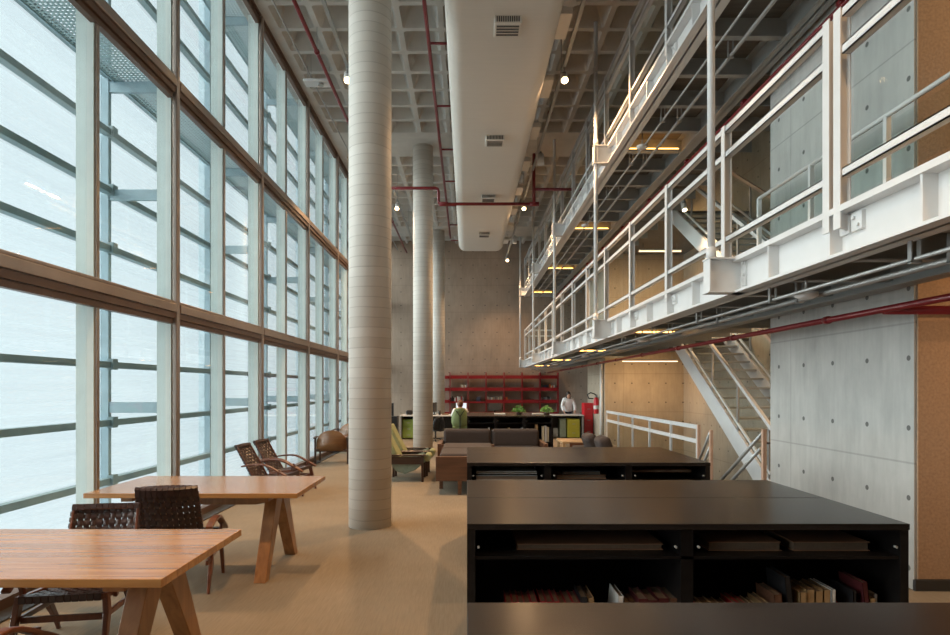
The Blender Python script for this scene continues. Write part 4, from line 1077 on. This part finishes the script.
# ------------------------------------------------------------------ people
def skinned(name, joints, edges, m, parent, sub=2):
    me = bpy.data.meshes.new(name); me.from_pydata([j[:3] for j in joints], edges, []); me.materials.append(M[m])
    o = bpy.data.objects.new(name, me); C.objects.link(o); o.parent = parent
    s = o.modifiers.new('skin', 'SKIN'); s.use_smooth_shade = True
    me.skin_vertices[0].data
    for i, j in enumerate(joints):
        r = j[3]; me.skin_vertices[0].data[i].radius = (r if not isinstance(r, tuple) else r[0], r if not isinstance(r, tuple) else r[1])
        me.skin_vertices[0].data[i].use_root = (i == 0)
    d = o.modifiers.new('sub', 'SUBSURF'); d.levels = sub; d.render_levels = sub
    return o
def head_parts(body_parent, c, rx, hair, hairstyle, face_dir=-1):
    """face, ears and hair; face_dir: -1 looks towards -y"""
    x, y, z = c
    hd = MB().ball(c, .095, .80, .98, 1.22, 20, 14).ball((x, y + face_dir * .03, z - .055), .06, .85, .95, .95, 14, 9)
    hd.ball((x, y + face_dir * .098, z - .01), .014, .8, 1.1, 1.5, 8, 6)          # nose
    for s in (-1, 1):
        hd.ball((x + s * .076, y, z - .005), .02, .4, .8, 1.3, 8, 6)
    h = hd.build('head', 'skin', body_parent)
    ey = MB()
    for s in (-1, 1): ey.ball((x + s * .03, y + face_dir * .082, z + .008), .011, 1.2, .6, .7, 8, 6)
    ey.ball((x, y + face_dir * .088, z - .05), .016, 1.3, .4, .35, 8, 5)
    ey.build('eyes_and_mouth', 'hair_dark', h)
    hm = MB().ball((x, y - face_dir * .018, z + .028), .103, .88, 1.0, 1.12, 18, 12)
    if hairstyle == 'bun': hm.ball((x, y - face_dir * .11, z + .07), .045)
    else:
        hm.ball((x - .055, y - face_dir * .02, z - .05), .06, .7, .9, 1.7).ball((x + .055, y - face_dir * .02, z - .05), .06, .7, .9, 1.7)
    hm.build('hair', hair, h)
# standing person leaning over the desk, facing the camera
P1 = thing('person', 'person in a white blouse standing at the short back desk, looking down', 'person', (3.36, 20.02, 0))
skinned('body', [(0, 0, .86, (.15, .11)), (0, -.02, 1.0, (.13, .10)), (0, -.07, 1.16, (.15, .11)), (0, -.11, 1.27, (.11, .08)), (0, -.14, 1.34, .05),
    (.16, -.11, 1.26, .055), (.24, -.16, 1.02, .042), (.20, -.36, .84, .032), (.19, -.42, .80, .026),
    (-.16, -.11, 1.26, .055), (-.24, -.16, 1.02, .042), (-.20, -.36, .84, .032), (-.19, -.42, .80, .026),
    (.09, 0, .80, .09), (.10, -.01, .46, .06), (.10, .01, .09, .042), (.10, -.10, .035, .035),
    (-.09, 0, .80, .09), (-.10, -.01, .46, .06), (-.10, .01, .09, .042), (-.10, -.10, .035, .035)],
    [(0, 1), (1, 2), (2, 3), (3, 4), (3, 5), (5, 6), (6, 7), (7, 8), (3, 9), (9, 10), (10, 11), (11, 12), (0, 13), (13, 14), (14, 15), (15, 16), (0, 17), (17, 18), (18, 19), (19, 20)], 'skin', P1)
skinned('blouse', [(0, 0, .74, (.20, .15)), (0, -.02, 1.0, (.18, .135)), (0, -.07, 1.16, (.185, .14)), (0, -.11, 1.27, (.135, .10)), (0, -.13, 1.315, .075),
    (.16, -.11, 1.26, .075), (.25, -.16, 1.03, .062), (.21, -.33, .87, .05), (-.16, -.11, 1.26, .075), (-.25, -.16, 1.03, .062), (-.21, -.33, .87, .05)],
    [(0, 1), (1, 2), (2, 3), (3, 4), (3, 5), (5, 6), (6, 7), (3, 8), (8, 9), (9, 10)], 'blouse', P1)
skinned('trousers', [(0, 0, .84, (.16, .12)), (.09, 0, .78, .10), (.10, -.01, .46, .072), (.10, .01, .10, .06), (-.09, 0, .78, .10), (-.10, -.01, .46, .072), (-.10, .01, .10, .06)],
    [(0, 1), (1, 2), (2, 3), (0, 4), (4, 5), (5, 6)], 'trousers', P1)
def hand(parent, c, s, d=(0, -1)):
    m = MB().ball((c[0], c[1] - .03, c[2]), .036, .95, 1.25, .45)
    for k in range(4):
        x = c[0] - .028 + k * .019; l_ = (.055, .068, .072, .058)[k if s > 0 else 3 - k]
        m.tube([(x, c[1] - .06, c[2]), (x, c[1] - .06 - l_ * .55, c[2] + .004), (x, c[1] - .06 - l_, c[2] - .014)], [.009, .008, .006], 8)
    m.tube([(c[0] - s * .025, c[1] - .015, c[2]), (c[0] - s * .05, c[1] - .04, c[2]), (c[0] - s * .055, c[1] - .065, c[2] - .008)], [.011, .01, .007], 8)
    m.build('hand', 'skin', parent)
hand(P1, (.19, -.42, .785), 1); hand(P1, (-.19, -.42, .785), -1)
head_parts(P1, (0, -.17, 1.36 + .03), 0, 'hair_dark', 'long', -1)
# seated person, back to the camera
P2 = thing('person', 'person with auburn hair in a white top sitting with their back to the camera', 'person', (-.20, 17.70, 0))
skinned('body', [(0, -.06, .56, (.15, .11)), (0, -.08, .74, (.13, .10)), (0, -.06, .90, (.15, .10)), (0, -.04, 1.0, (.10, .07)), (0, -.02, 1.08, .048),
    (.16, -.03, .99, .052), (.23, .08, .80, .042), (.17, .40, .80, .032), (.16, .50, .79, .025), (-.16, -.03, .99, .052), (-.23, .08, .80, .042), (-.17, .40, .80, .032), (-.16, .50, .79, .025),
    (.10, 0, .55, .085), (.12, .42, .53, .065), (.12, .40, .10, .042), (.12, .50, .04, .034), (-.10, 0, .55, .085), (-.12, .42, .53, .065), (-.12, .40, .10, .042), (-.12, .50, .04, .034)],
    [(0, 1), (1, 2), (2, 3), (3, 4), (3, 5), (5, 6), (6, 7), (7, 8), (3, 9), (9, 10), (10, 11), (11, 12), (0, 13), (13, 14), (14, 15), (15, 16), (0, 17), (17, 18), (18, 19), (19, 20)], 'skin', P2)
skinned('top', [(0, -.06, .54, (.165, .125)), (0, -.08, .74, (.145, .115)), (0, -.06, .90, (.165, .115)), (0, -.04, 1.0, (.13, .10)), (0, -.03, 1.045, .07),
    (.16, -.03, .99, .07), (.235, .08, .82, .058), (.19, .28, .80, .045), (-.16, -.03, .99, .07), (-.235, .08, .82, .058), (-.19, .28, .80, .045)],
    [(0, 1), (1, 2), (2, 3), (3, 4), (3, 5), (5, 6), (6, 7), (3, 8), (8, 9), (9, 10)], 'blouse', P2)
skinned('trousers', [(0, -.06, .54, (.16, .12)), (.10, 0, .55, .095), (.12, .42, .53, .075), (.12, .41, .10, .055), (-.10, 0, .55, .095), (-.12, .42, .53, .075), (-.12, .41, .10, .055)],
    [(0, 1), (1, 2), (2, 3), (0, 4), (4, 5), (5, 6)], 'trousers', P2)
def hand_fwd(parent, c, s):
    m = MB().ball((c[0], c[1] + .03, c[2]), .036, .95, 1.25, .45)
    for k in range(4):
        x = c[0] - .028 + k * .019; l_ = (.055, .068, .072, .058)[k if s > 0 else 3 - k]
        m.tube([(x, c[1] + .06, c[2]), (x, c[1] + .06 + l_ * .55, c[2] + .004), (x, c[1] + .06 + l_, c[2] - .014)], [.009, .008, .006], 8)
    m.tube([(c[0] - s * .025, c[1] + .015, c[2]), (c[0] - s * .05, c[1] + .04, c[2]), (c[0] - s * .055, c[1] + .065, c[2] - .008)], [.011, .01, .007], 8)
    m.build('hand', 'skin', parent)
hand_fwd(P2, (.16, .50, .785), 1); hand_fwd(P2, (-.16, .50, .785), -1)
head_parts(P2, (0, .0, 1.15), 0, 'hair_red', 'bun', 1)
P2.location = (-.20, 17.70, -.04)
P1.scale = (.86, .95, .97)
